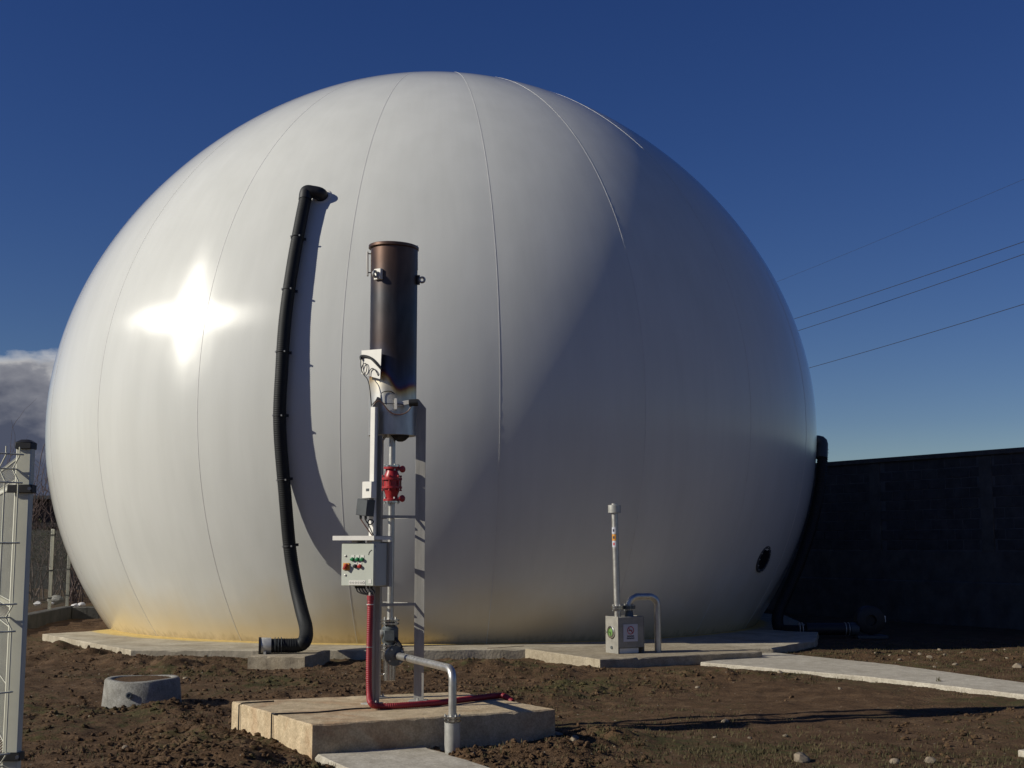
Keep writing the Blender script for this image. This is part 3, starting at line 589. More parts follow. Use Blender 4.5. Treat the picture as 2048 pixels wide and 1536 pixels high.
# ------------------------------------------------------------------ gas flare
FX, FY = -1.025, 11.1
fl = thing('gas_flare', 'tall gas flare with heat blackened steel stack on three legs', 'gas flare', (FX, FY, PADZ))
FC = Vector((FX, FY, 0))
zt = at_y(785, 494, FY).z; zb = at_y(785, 872, FY).z
def stack_material():
    m = bpy.data.materials.new('heat_tinted_steel'); m.use_nodes = True; nt = m.node_tree; N = nt.nodes; L = nt.links
    b = N['Principled BSDF']; g = N.new('ShaderNodeNewGeometry'); sep = N.new('ShaderNodeSeparateXYZ'); L.new(g.outputs['Position'], sep.inputs[0])
    n = N.new('ShaderNodeTexNoise'); n.inputs['Scale'].default_value = 5; n.inputs['Detail'].default_value = 5
    mp = N.new('ShaderNodeMapping'); mp.inputs['Scale'].default_value = (1, 1, .35); L.new(g.outputs['Position'], mp.inputs[0]); L.new(mp.outputs[0], n.inputs[0])
    # scorch front: low on the side away from the sun (wind side), high on the left
    def ma(op, a, c):
        k = N.new('ShaderNodeMath'); k.operation = op
        for i, v in enumerate((a, c)):
            if isinstance(v, (int, float)): k.inputs[i].default_value = v
            else: L.new(v, k.inputs[i])
        return k.outputs[0]
    zl = at_y(745, 752, FY).z; zr = at_y(810, 785, FY).z
    xr = ma('MULTIPLY', ma('SUBTRACT', sep.outputs[0], FX), 1 / .2)              # -1 .. 1
    sm = N.new('ShaderNodeMapRange'); sm.interpolation_type = 'SMOOTHSTEP'; sm.inputs[1].default_value = -.35; sm.inputs[2].default_value = .35; sm.inputs[3].default_value = zl; sm.inputs[4].default_value = zr; L.new(xr, sm.inputs[0])
    back = ma('MULTIPLY', ma('MAXIMUM', ma('SUBTRACT', xr, .45), 0), .10)
    front_ = ma('ADD', ma('ADD', sm.outputs[0], back), ma('MULTIPLY', ma('SUBTRACT', n.outputs[0], .5), .10))
    d = ma('SUBTRACT', sep.outputs[2], front_)
    mr = N.new('ShaderNodeMapRange'); mr.inputs[1].default_value = -.20; mr.inputs[2].default_value = 1.4; L.new(d, mr.inputs[0])
    r = N.new('ShaderNodeValToRGB'); L.new(mr.outputs[0], r.inputs[0]); e = r.color_ramp.elements
    stops = [(.0, (.50, .49, .46)), (.075, (.60, .53, .40)), (.105, (.55, .36, .14)), (.120, (.26, .09, .04)), (.132, (.08, .04, .09)), (.148, (.05, .06, .12)), (.19, (.045, .05, .075)), (.30, (.062, .046, .042)), (.55, (.060, .058, .060)), (.75, (.10, .062, .046)), (1, (.15, .082, .056))]
    e[0].position, e[0].color = 0, (*stops[0][1], 1); e[1].position, e[1].color = 1, (*stops[-1][1], 1)
    for p, c in stops[1:-1]: k = e.new(p); k.color = (*c, 1)
    n2 = N.new('ShaderNodeTexNoise'); n2.inputs['Scale'].default_value = 16; n2.inputs['Detail'].default_value = 6; L.new(mp.outputs[0], n2.inputs[0])
    r2 = N.new('ShaderNodeMapRange'); r2.inputs[3].default_value = .5; r2.inputs[4].default_value = 1.5; L.new(n2.outputs[0], r2.inputs[0])
    mu = N.new('ShaderNodeMixRGB'); mu.blend_type = 'MULTIPLY'; mu.inputs[0].default_value = 1; L.new(r.outputs[0], mu.inputs[1]); L.new(r2.outputs[0], mu.inputs[2]); L.new(mu.outputs[0], b.inputs['Base Color'])
    b.inputs['Metallic'].default_value = .7; b.inputs['Roughness'].default_value = .40
    return m
M_STACK = stack_material()
MB().lathe(FC + ZV * zb, (0, 0, 1), [(0, .195), (0, .203), (zt - zb, .203), (zt - zb, .197), (.03, .192)], 56).build('stack', M_STACK, fl, angle=50)
MB().lathe(FC + Vector((-.006, 0, zt - .03)), (0.03, 0, 1), [(0, .207), (.008, .218), (.03, .218), (.034, .212), (.034, .190), (0, .190)], 56, True).build('rim', M_STACK, fl)
def plate(mb, c, ex, ey, ez): c = Vector(c); return mb.slab(c - (Vector(ex) + Vector(ey) + Vector(ez)) / 2, ex, ey, ez)
LEGS = []
zleg = at_y(785, 800, FY).z
for ang in (240, 117, 355):
    rd = Vector((math.cos(R(ang)), math.sin(R(ang)), 0)); tn = Vector((-rd.y, rd.x, 0)); LEGS.append((rd, tn)); mb = MB()
    a = FC + rd * .205; n6 = tn * .006
    # radial flange with the cut-off outer top corner, and a tangential flange on its inner edge
    pr = [(0, PADZ), (.085, PADZ), (.085, zleg - .075), (.02, zleg + .005), (0, zleg + .005)]
    vs_ = [a + rd * r_ + ZV * (z - 0) + s * n6 for s in (-.5, .5) for r_, z in pr]; vs_ = [Vector((v.x, v.y, v.z)) for v in vs_]
    mb.add(vs_, [(0, 1, 2, 3, 4), (9, 8, 7, 6, 5)] + [(i, 5 + i, 5 + (i + 1) % 5, (i + 1) % 5) for i in range(5)])
    mb.slab(a + tn * .0032 + rd * .0005 + ZV * PADZ, tn * .042, rd * .006, ZV * (zb - PADZ - .01))
    lg = mb.build('leg', M_LEG, fl, bevel=.001)
    b_ = MB(); plate(b_, a + rd * .04 + ZV * (PADZ + .006), rd * .15, tn * .12, ZV * .012); b_.build('foot_plate', M_LEG, lg, bevel=.002)
    for s in (-1, 1):
        q = a + rd * .04 + tn * .04 * s + ZV * (PADZ + .012); MB().cyl(q, q + ZV * .02, .009, n=6).build('anchor_bolt', M_STEEL, lg)
# rungs between the legs, with a clamp on the riser
RX, RY = at_y(782, 1100, 11.06).x, 11.06
RP = Vector((RX, RY, 0))
for pyy in (1034, 1208):
    z = at_y(785, pyy, FY).z; mb = MB()
    for (r1, t1), (r2, t2) in ((LEGS[0], LEGS[1]), (LEGS[0], LEGS[2]), (LEGS[1], LEGS[2])):
        p, q = FC + r1 * .212 + ZV * z, FC + r2 * .212 + ZV * z; d = (q - p).normalized()
        mb.slab(p - d.cross(ZV) * .003 - ZV * .012, q - p, d.cross(ZV) * .006, ZV * .024)
    mb.build('rung', M_LEG, fl)
    c_ = MB(); torus(c_, RP + ZV * z, (0, 0, 1), .034, .006, 18, 6); c_.slab(RP + Vector((-.12, -.02, z - .014)), (.09, 0, 0), (0, .006, 0), (0, 0, .028)); c_.build('pipe_clamp', M_DGREY, fl)
# riser pipe and red flame arrester
def zpx(py, Y=11.06): return at_y(782, py, Y).z
MB().cyl(RP + ZV * zpx(1244), RP + ZV * (zb + .12), .028, n=20).build('riser_pipe', M_PIPE, fl)
za, zb_ = zpx(1002), zpx(934); hA = za; H = zb_ - za
ar = MB().lathe(RP + ZV * za, (0, 0, 1), [(0, .07), (.018, .07), (.022, .05), (.05, .052), (.085, .066), (.105, .066), (.105, .088), (.123, .088), (.125, .070), (.175, .070), (.177, .088), (.195, .088), (.195, .066), (.215, .066), (.245, .052), (H - .022, .05), (H - .018, .07), (H, .07)], 28).build('flame_arrester', M_RED, fl)
for k in range(6):
    a = 2 * math.pi * k / 6 + .35; e = Vector((math.cos(a), math.sin(a), 0)); b0 = RP + e * .079
    MB().cyl(b0 + ZV * (za + .09), b0 + ZV * (za + .212), .006, n=8).build('tie_rod', M_RED, ar)
    for z in (za + .085, za + .205): MB().cyl(b0 + ZV * z, b0 + ZV * (z + .012), .011, n=6).build('nut', M_RED, ar)
for k in range(4):
    a = 2 * math.pi * k / 4 + .5; e = Vector((math.cos(a), math.sin(a), 0)); b0 = RP + e * .06
    for z in (za - .022, zb_ - .032): MB().cyl(b0 + ZV * z, b0 + ZV * (z + .055), .008, n=6).build('bolt', M_STEEL, ar)
for z, nm in ((za - .014, 'flange'), (zb_ + .001, 'flange')): MB().cyl(RP + ZV * z, RP + ZV * (z + .013), .069, n=28).build(nm, M_INOX, fl)
for z in (za + .02, zb_ - .02):
    c = RP + Vector((.085, -.02, z)); MB().lathe(c, (.6, -.8, 0), [(0, .026), (.014, .03), (.02, .022)], 14).build('union_cap', M_RED, ar)
# grey ball valve with flanges and actuator
v0, v1 = zpx(1300), zpx(1244)
bv = MB().lathe(RP + ZV * (v0 + .02), (0, 0, 1), [(0, .05), (.03, .055), (.05, .070), (.16, .070), (.175, .055), (v1 - v0 - .02, .05)], 20).build('valve_body', M_VALVE, fl)
for z in (v0, v0 + .03, v1 - .02, v1 + .008): MB().cyl(RP + ZV * z, RP + ZV * (z + .016), .076, n=28).build('flange', M_INOX, fl)
for k in range(4):
    a = 2 * math.pi * k / 4 + .9; e = Vector((math.cos(a), math.sin(a), 0)); b0 = RP + e * .064
    for z in (v0 - .012, v1 - .03): MB().cyl(b0 + ZV * z, b0 + ZV * (z + .07), .007, n=6).build('bolt', M_STEEL, bv)
    for z in (v0 + .085, v0 + .155):
        q = RP + Vector((0.03 * (1 if k % 2 else -1), -.066, z)); MB().cyl(q, q + Vector((0, -.012, 0)), .01, n=6).build('screw', M_BLACK, bv) if k < 2 else None
vm = RP + ZV * (v0 + .125)
MB().box(vm + Vector((0, -.07, 0)), (.09, .02, .09)).build('valve_cover', M_VALVE, bv, bevel=.004)
MB().lathe(vm + Vector((-.06, -.02, .01)), (-1, -.1, 0), [(0, .034), (.02, .034), (.022, .024), (.06, .024), (.062, .02)], 18).build('actuator_stem', M_STEEL, fl)
hd = MB().tube([vm + Vector((.05, -.05, -.03)), vm + Vector((.09, -.06, -.085)), vm + Vector((.10, -.07, -.10))], .018, 8); hd.build('valve_lever', M_BLACK, fl)
MB().box(vm + Vector((.095, -.06, -.115)), (.05, .03, .022)).build('lever_tag', M_ORANGE, fl)
# shiny condensate pot
p0, p1 = zpx(1361), zpx(1302)
MB().lathe(RP + ZV * p0, (0, 0, 1), [(0, .048), (.004, .054), (p1 - p0, .054)], 28).build('condensate_pot', M_INOX, fl)
MB().cyl(RP + Vector((-.05, -.01, p0 + .05)), RP + Vector((-.085, -.01, p0 + .05)), .008, n=10).build('drain_cock', M_INOX, fl)
# burner cup and igniter beneath the stack
MB().lathe(FC + Vector((.075, -.05, zb + .02)), (0, 0, -1), [(0, .075), (.035, .072), (.06, .045), (.072, .02)], 20).build('air_damper', M_BLACK, fl)
MB().lathe(FC + ZV * (zb + .004), (0, 0, 1), [(0, .03), (.002, .194), (.012, .194), (.012, .03)], 40).build('stack_floor', M_DGREY, fl)
MB().tube([FC + Vector((-.02, -.1, zb + .02)), FC + Vector((.03, -.13, zb - .03)), FC + Vector((.06, -.15, zb - .055))], .005, 6).build('igniter_lead', M_BLACK, fl)
MB().tube([FC + Vector((-.03, -.08, zb + .02)), FC + Vector((-.07, -.1, zb - .04)), FC + Vector((-.09, -.05, zb - .06))], .012, 8).build('burner_elbow', M_LEG, fl)
# lifting lugs
def lug(c, n_, tn):
    q = FC + n_ * .2 + ZV * c; o = MB(); plate(o, q + n_ * .012, n_ * .035, tn * .075, ZV * .095); lo = o.build('lifting_lug', M_WHITEP, fl, bevel=.004)
    e = MB(); torus(e, q + n_ * .055 + ZV * -.005, n_.cross(ZV), .024, .012, 18, 8); e.build('eye', M_STEEL, lo)
    r_ = MB(); plate(r_, q + n_ * .035 - ZV * .005, n_ * .03, tn * .016, ZV * .05); r_.build('web', M_STEEL, lo)
zl_ = at_y(785, 557, FY).z
n1 = Vector((-.56, -.83, 0)).normalized(); lug(zl_, n1, Vector((-n1.y, n1.x, 0)))
n2_ = Vector((.98, -.15, 0)).normalized()
q = FC + n2_ * .203 + ZV * (zl_ - .02); o_ = MB(); plate(o_, q + n2_ * .012, n2_ * .03, Vector((0, .02, 0)), ZV * .085); lo = o_.build('lifting_lug', M_DGREY, fl, bevel=.003)
e = MB(); torus(e, q + n2_ * .046, (0, 1, 0), .022, .010, 20, 8); e.build('eye', M_STEEL, lo)
# stand-off bars at the mouth
for s, px0, py0, py1 in ((-1, 735, 503, 552), (1, 834, 491, 540)):
    a, b = at_y(px0, py0, FY - .02), at_y(px0, py1, FY - .02); mb = MB(); mb.slab(a + Vector((-.007, -.01, 0)), (.014, 0, 0), (0, .03, 0), b - a)
    ob = mb.build('guard_bar', M_WHITEP if s < 0 else M_STEEL, fl, bevel=.002)
    for t in (.08, .85):
        p = a.lerp(b, t); MB().cyl(p + Vector((0, .005, 0)), (FX + s * .19, FY, p.z), .005, n=8).build('spacer', M_BLACK, ob)
# ignition plate with cable
yp = FY - .20
c0, c1, c2, c3 = at_y(723, 701, yp + .06), at_y(763, 698, yp - .06), at_y(760, 758, yp - .06), at_y(723, 748, yp + .06)
mb = MB(); nn = (c1 - c0).cross(c3 - c0).normalized(); nn = nn if nn.y > 0 else -nn; th_ = nn * .006
mb.add([c0, c1, c2, c3, c0 + th_, c1 + th_, c2 + th_, c3 + th_], [(0, 1, 2, 3), (4, 7, 6, 5), (0, 4, 5, 1), (1, 5, 6, 2), (2, 6, 7, 3), (3, 7, 4, 0)])
ip = mb.build('heat_shield_plate', M_WHITEP, fl)
pc = (c0 + c1 + c2 + c3) / 4
MB().cyl(pc + Vector((.02, .06, 0)), FC + Vector((-.1, -.16, pc.z)), .012, n=10).build('plate_stud', M_STEEL, ip)
off = Vector((0, -.03, 0))
def pp(px, py, dy=0): return at_y(px, py, yp + .06 - .12 * (px - 723) / 40 - .02 + dy)
MB().tube(spline([pp(722, 719), pp(722, 713), pp(729, 712), pp(741, 716), pp(752, 726), pp(763, 738, .02)], 8), [.010] * 41 if False else .011, 8).build('ignition_electrode', M_BLACK, fl)
MB().tube(spline([pp(722, 715), pp(722, 735), pp(727, 748), pp(732, 744), pp(734, 733), pp(731, 727), pp(726, 729), pp(723, 740), pp(728, 750), pp(734, 757), pp(738, 768), pp(741, 790), pp(743, 812, .02)], 8), .0042, 6).build('ignition_cable', M_BLACK, fl)
MB().tube(spline([pp(738, 752), pp(739, 742), pp(744, 737), pp(750, 740), pp(755, 748), pp(759, 758, .05)], 8), .0045, 6).build('ignition_cable', M_BLACK, fl)
# flame sensor on its bracket
ys_ = FY - .24
mb = MB(); a = at_y(792, 808, ys_); mb.box(a, (.022, .02, .092)); mb.slab(at_y(794, 813, ys_) + Vector((0, .004, -.0)), at_y(818, 803, ys_) - at_y(794, 808, ys_), (0, .016, 0), (0, 0, .036)); mb.build('sensor_bracket', M_WHITEP, fl, bevel=.002)
MB().cyl(at_y(818, 806, ys_), at_y(836, 805, ys_), .030, n=18).build('flame_sensor', M_BLACK, fl)
MB().cyl(at_y(795, 810, ys_ + .01), at_y(800, 810, FY - .185), .008, n=8).build('bracket_stud', M_STEEL, fl)
def ps(px, py, dy=0): return at_y(px, py, ys_ + .0 + dy)
MB().tube(spline([ps(746, 816), ps(750, 806), ps(758, 802), ps(766, 807), ps(776, 820), ps(788, 828), ps(802, 829), ps(814, 824), ps(821, 815), ps(824, 809)], 7), .0055, 6).build('sensor_cable', M_WIRE, fl)
MB().tube(spline([ps(742, 812), ps(750, 803), ps(760, 798), ps(764, 806), ps(780, 807), ps(800, 808), ps(808, 810)], 7), .0035, 6).build('sensor_cable', M_BLACK, fl)
MB().tube(spline([ps(762, 803, .03), ps(762, 788, .03), ps(770, 783, .03), ps(782, 783, .03), ps(792, 790, .05)], 7), .004, 6).build('sensor_cable', M_BLACK, fl)
# white cable duct, junction box, transformer
yd = 10.83
da, db = at_y(745.5, 814, yd), at_y(741.5, 1076, yd)
mb = MB(); mb.slab(da + Vector((-.021, .016, 0)), (.042, -.034, 0), (.018, .022, 0), db - da); mb.build('cable_duct', M_WHITEP, fl, bevel=.003)
mb = MB(); mb.slab(da + Vector((.034, .004, 0)), (.009, 0, 0), (0, .02, 0), db - da); mb.build('duct_rail', M_STEEL, fl)
j = at_y(738.5, 980, yd - .045)
jb = MB().box(j, (.112, .06, .138), rz(R(-40))).build('junction_box', M_WHITEP, fl, bevel=.004)
MB().box(j + rz(R(-40)) @ Vector((.012, -.031, 0)), (.036, .002, .022), rz(R(-40))).build('box_label', M_DGREY, jb)
t = at_y(731, 1015, yd - .05); rt = rz(R(-35)) @ Matrix.Rotation(R(7), 3, 'Y')
tb = MB().box(t, (.115, .10, .135), rt).build('ignition_transformer', M_DGREY, fl, bevel=.004)
for dx in (-.035, .02):
    g_ = t + rt @ Vector((dx, -.01, -.067)); MB().cyl(g_, g_ + Vector((0, 0, -.03)), .011, n=10).build('cable_gland', M_BLACK, tb)
g1, g2 = t + rt @ Vector((-.035, -.01, -.095)), t + rt @ Vector((.02, -.01, -.095))
def pd(px, py, dy=0): return at_y(px, py, yd - .05 + dy)
MB().tube(spline([g1, pd(728, 1048), pd(738, 1062), pd(748, 1076)], 8), .005, 6).build('transformer_cable', M_WIRE, fl)
MB().tube(spline([g2, pd(735, 1046), pd(741, 1049), pd(747, 1043), pd(740, 1039), pd(736, 1046), pd(742, 1060), pd(748, 1074)], 8), .005, 6).build('transformer_cable', M_BLACK, fl)

# ------------------------------------------------------------------ gas supply pipe
gs = thing('gas_supply_pipe', 'steel gas pipe rising from the ground in front of the pad to the flare', 'gas pipe', (at_z(905, 1505).x, at_z(905, 1505).y, 0))
SY = 9.80
s0 = at_y(803, 1311, 10.98); s1 = at_y(899, 1334, SY); s1.z = s0.z
sx_ = at_y(905, 1400, SY).x; s1.x = sx_
fz = at_y(905, 1432, SY).z
MB().tube(fillet([RP + Vector((.03, 0, s0.z)), s1, Vector((sx_, SY, fz))], .09, 8), .030, 18).build('pipe', M_PIPE, gs, angle=60)
dr = (s1 - (RP + ZV * s0.z)).normalized(); fq = RP + ZV * s0.z + dr * .10
for k, rr in ((0, .082), (.022, .082)): MB().cyl(fq + dr * k, fq + dr * (k + .018), rr, n=28).build('flange', M_VALVE, gs)
for k in range(4):
    u, w = perp(dr); a = 2 * math.pi * k / 4 + .6; q = fq + (u * math.cos(a) + w * math.sin(a)) * .066
    MB().cyl(q - dr * .012, q + dr * .055, .008, n=6).build('bolt', M_STEEL, gs)
for z in (fz, fz - .022): MB().cyl((sx_, SY, z - .016), (sx_, SY, z), .066, n=28).build('flange', M_INOX, gs)
for k in range(6):
    a = 2 * math.pi * k / 6; q = Vector((sx_ + .053 * math.cos(a), SY + .053 * math.sin(a), fz)); MB().cyl(q - ZV * .05, q + ZV * .014, .007, n=6).build('bolt', M_STEEL, gs)
MB().lathe((sx_, SY, -.2), (0, 0, 1), [(0, .052), (.2 + .04, .053), (.2 + .10, .058), (.2 + fz - .045, .058)], 26).build('sleeve', M_STEEL, gs)

# ------------------------------------------------------------------ control cabinet
CY = 10.62; ca = R(-22); CR = rz(ca)
cx0 = at_y(682, 1128, CY + .03); cw, chh, cdp = .300, .345, .20
cc = at_y(715.5, 1129, CY); 
cab = thing('control_cabinet', 'light grey control cabinet with red and green buttons under a small canopy', 'control cabinet', (cc.x, cc.y, cc.z - chh / 2))
def cl(x, y, z): return cc + CR @ Vector((x, y, z))      # x along the front, y into the box
MB().box(cl(0, cdp / 2 + .018, 0), (cw, cdp, chh), CR).build('body', M_CABS, cab, bevel=.004)
dr_ = MB().box(cl(0, .006, 0), (cw - .004, .022, chh - .004), CR).build('door', M_CAB, cab, bevel=.004)
MB().box(cl(.09, cdp + .05, 0), (.16, .05, chh + .02), CR).build('mounting_bracket', M_LEG, cab)
CX0, CX1, CY0, CY1 = -.215, .165, -.035, .27; cxm, cym = (CX0 + CX1) / 2, (CY0 + CY1) / 2
cp = MB().box(cl(cxm, cym, chh / 2 + .055), (CX1 - CX0, CY1 - CY0, .006), CR)
cp.box(cl(cxm, CY0, chh / 2 + .040), (CX1 - CX0, .006, .036), CR); cp.box(cl(CX1 - .003, cym + .006, chh / 2 + .042), (.006, CY1 - CY0 - .006, .030), CR); cp.box(cl(CX0 + .003, cym + .006, chh / 2 + .042), (.006, CY1 - CY0 - .006, .030), CR)
cp.build('canopy', M_WHITEP, cab)
for x in (-.05, .09): MB().box(cl(x, .10, chh / 2 + .026), (.05, .14, .052), CR).build('canopy_post', M_WHITEP, cab)
def fx(px, py): # point on the door in photo pixels of the flat front
    return ((px - 682) / 66 - .5) * cw, (1129 - py) / 82 * chh
def knob(px, py, r, L_, m, nm, par=dr_):
    x, z = fx(px, py); q = cl(x, -.005, z); d = CR @ Vector((0, -1, 0)); return MB().lathe(q, d, [(0, r * 1.25), (L_ * .3, r * 1.25), (L_ * .32, r), (L_, r), (L_ + .002, r * .6)], 16).build(nm, m, par)
for px, py, m in ((705, 1119, M_GREENB), (715, 1119, M_GREENB), (724.5, 1119, M_GREENB), (710.5, 1132, M_BLACK), (720, 1132, M_REDB)): knob(px, py, .0135, .022, m, 'push_button')
for px, py in ((705, 1115), (715, 1115), (724.5, 1115), (710.5, 1128), (720, 1128)):
    x, z = fx(px, py); MB().box(cl(x + .003, -.0065, z + .006), (.028, .003, .020), CR).build('button_label', M_WHITEP, dr_)
x, z = fx(693.3, 1133); sw = MB().box(cl(x, -.010, z), (.058, .012, .058), CR).build('main_switch', M_ORANGE, dr_, bevel=.003)
MB().box(cl(x, -.028, z), (.018, .03, .05), CR @ Matrix.Rotation(R(30), 3, 'Y')).build('switch_handle', M_REDB, sw, bevel=.003)
for py in (1112.6, 1149.5): knob(691, py, .008, .006, M_STEEL, 'door_lock')
x, z = fx(715, 1163.5); lb = MB().box(cl(x, -.0062, z), (.15, .002, .036), CR).build('label_strip', M_WHITEP, dr_)
for k in range(6):
    kx = x - .06 + k * .024; sz = .013 if k < 5 else .018
    tb_ = MB(); torus(tb_, cl(kx, -.0075, z), CR @ Vector((0, -1, 0)), sz * .5, .0018, 12, 4)
    tb_.build('label_symbol', M_DGREY if k == 5 else M_STEEL, lb)
x, z = fx(740.5, 1161); MB().box(cl(x, -.0062, z), (.026, .002, .032), CR).build('inspection_sticker', M_WHITEP, dr_)
ax_, az_ = fx(746, 1111); pts = [cl(ax_ - .04 * math.cos(a), -.006, az_ + .042 * math.sin(a)) for a in [R(2 + i * 8) for i in range(10)]]
MB().tube(pts, .0028, 5).build('arc_emblem', M_DGREY, dr_)
rc0 = at_y(741, 1192, 10.66)
for k, dx in enumerate((-.05, -.025, .0, .025, .06, .09)):
    a = cl(dx, .07, -chh / 2 + .004); MB().cyl(a, a - ZV * .025, .011, n=10).build('cable_gland', M_BLACK, cab)
    b = rc0 + Vector((dx * .15, 0, .03)); MB().tube(spline([a - ZV * .02, a.lerp(b, .35) + CR @ Vector((dx * .35, -.01, -.035)), a.lerp(b, .75) + CR @ Vector((dx * .05, 0, -.03)), b], 7), .005, 6).build('cable', M_BLACK, cab)
# red conduit down the leg, over the pad and into the soil
rcp = [rc0, at_y(739.5, 1260, 10.63), at_y(738, 1330, 10.62), at_y(738.5, 1385, 10.58)]
zr_ = PADZ + .028
rcp2 = [at_z(742, 1406, zr_ + .03), at_z(756, 1412, zr_), at_z(800, 1411, zr_), at_z(870, 1406, zr_), at_z(945, 1397, zr_), at_z(990, 1391.5, zr_), Vector(at_z(1008, 1392, zr_)), at_z(1018, 1399, zr_ - .02) + Vector((.03, 0, -.02))]
rch = thing('red_conduit', 'red corrugated cable conduit running down the flare leg and across the pad', 'conduit', (rc0.x, rc0.y, PADZ))
corrugated(spline(rcp + rcp2, 12), .024, .016, .002, 12).build('conduit', M_REDH, rch, angle=80)
MB().tube([rc0 + ZV * .07, rc0 - ZV * .02], .015, 10).build('cable_bundle', M_LEG, rch)
MB().cyl(rc0 + ZV * -.035, rc0 + ZV * .004, .0285, n=16).build('end_sleeve', M_REDH, rch)
for py in (1209, 1294): q = at_y(740 if py < 1250 else 739, py, 10.625); torus(MB(), q, (0, 0, 1), .027, .003, 16, 6).build('cable_tie', M_WHITEP if py < 1250 else M_STEEL, rch)
# thin earthing wire across the pad and down its side
ec = spline([at_z(742, 1416, PADZ + .006), at_z(700, 1418, PADZ + .006), at_z(640, 1424, PADZ + .006), at_z(580, 1426.5, PADZ + .006), at_z(551, 1427.5, PADZ + .008)], 6)
e_end = ec[-1]; side = -U
e_edge = at_z(547.5, 1427.4, PADZ) - U * .016
ec = ec + [e_edge + ZV * .002, e_edge + ZV * -.02, e_edge - ZV * .24]
tag(MB().tube(ec, .0065, 6).build('earthing_wire', M_BLACK, None, (e_edge.x, e_edge.y, 0)), 'thin dark earthing wire lying on the pad and bent down its edge', 'wire')
w2 = at_z(482, 1408.3, PADZ) - U * .016; w2.z = 0; tag(MB().tube([w2 + ZV * -.1, w2 + ZV * (PADZ - .005), w2 + U * .03 + ZV * (PADZ + .008), w2 + U * .30 + ZV * (PADZ + .007) + V * .02], .006, 6).build('earthing_wire', M_BLACK, None, w2), 'short dark wire hooked over the rear corner of the tan pad', 'wire')

# ------------------------------------------------------------------ pressure relief valve
bz0 = SLZ + .012
vb = at_z(1237, 1308, bz0)     # near lower corner of the box
rv = thing('relief_valve', 'steel pressure relief valve box with tall vent pipe and bent return pipe', 'relief valve', vb)
bw, bd_, bh = .40, .30, .40; z0b = .035
BX = lambda u, v, z: vb + U * u + V * v + ZV * z
mb = MB(); mb.slab(BX(0, 0, z0b + .04), U * bw, V * bd_, ZV * bh); body = mb.build('box_body', M_BOX, rv, bevel=.004)
mb = MB(); mb.slab(BX(-.006, -.004, 0), U * .006, V * (bd_ + .008), ZV * (bh + z0b + .045)); mb.build('side_plate', M_BOX, rv, bevel=.001)
mb = MB(); mb.slab(BX(bw, -.004, 0), U * .006, V * (bd_ + .008), ZV * (bh + z0b + .045)); mb.build('side_plate', M_BOX, rv, bevel=.001)
mb = MB(); mb.slab(BX(.03, .02, 0), U * .3, V * .26, ZV * .07); mb.build('drain_tray', M_WHITEP, rv, bevel=.004)
MB().cyl(BX(.33, .05, 0), BX(.33, .05, .08), .014, n=10).build('drain_stub', M_BLACK, rv)
# round sight gauge on the sunlit end
gc = BX(-.006, .15, .275); gd = -U
MB().lathe(gc, gd, [(0, .082), (.022, .082), (.026, .074), (.026, .056), (.0, .056)], 28, True).build('gauge_ring', M_INOX, rv)
MB().lathe(gc, gd, [(0, .056), (.016, .056)], 28).build('gauge_glass', M_GLASSG, rv)
MB().cyl(gc + gd * .02 + V * .02, gc + gd * .09 + V * .02, .008, n=8).build('tap_stem', M_INOX, rv)
MB().cyl(gc + gd * .085 + V * .02 - ZV * .03, gc + gd * .085 + V * .02 + ZV * .03, .007, n=8).build('tap_handle', M_INOX, rv)
MB().cyl(BX(-.008, .15, .075), BX(-.02, .15, .075), .02, n=14).build('plug', M_VALVE, rv)
# vent pipe
vx = BX(.07, .12, 0)
zc = at_y(1235, 1010, vx.y).z; zf = at_y(1236, 1215, vx.y).z; ztop = bh + z0b + .04 + vb.z
vpipe = MB().tube([Vector((vx.x, vx.y, ztop - .03)), Vector((vx.x - .005, vx.y, zf)), Vector((vx.x - .03, vx.y, zc + .02))], .043, 20).build('vent_pipe', M_PIPE, rv, angle=60)
top = Vector((vx.x - .03, vx.y, zc))
MB().lathe(top - ZV * .11, (0, 0, 1), [(0, .045), (.006, .084), (.105, .086), (.11, .08), (.11, .03)], 28).build('vent_cap', M_STEEL, rv)
for z in (zf - .022, zf + .004): MB().cyl((vx.x - .004, vx.y, z), (vx.x - .004, vx.y, z + .02), .085, n=28).build('flange', M_INOX, rv)
for k in range(4):
    a = 2 * math.pi * k / 4 + .4; MB().cyl((vx.x + .068 * math.cos(a), vx.y + .068 * math.sin(a), zf - .045), (vx.x + .068 * math.cos(a), vx.y + .068 * math.sin(a), zf + .045), .008, n=6).build('bolt', M_STEEL, rv)
MB().cyl(BX(-.02 + .04, .04, ztop - vb.z), BX(.02, .04, ztop - vb.z + .06), .012, n=8).build('vent_stub', M_INOX, rv)
# decals round the pipe
def decal(zc_, h, m, nm, w=.9, r=.0445, a0=-2.15):
    mb = MB(); n = 10; vs_ = []
    lean = (zc_ - zf) / (zc - zf) * -.025 - .005
    for i in range(n + 1):
        a = a0 + (i / n - .5) * w
        for z in (zc_ - h / 2, zc_ + h / 2): vs_.append((vx.x + lean + r * math.cos(a), vx.y + r * math.sin(a), z))
    mb.add(vs_, [(2 * i, 2 * i + 2, 2 * i + 3, 2 * i + 1) for i in range(n)]); return mb.build(nm, m, vpipe)
for py, m, m2 in ((1061, M_PAPER, M_INK), (1075, M_ORANGE, M_INK), (1088, M_PAPER, M_SIGNRED)):
    z = at_y(1232, py, vx.y).z; decal(z, .085, m, 'warning_sticker', 1.5); decal(z, .035, m2, 'warning_symbol', .55, .0452)
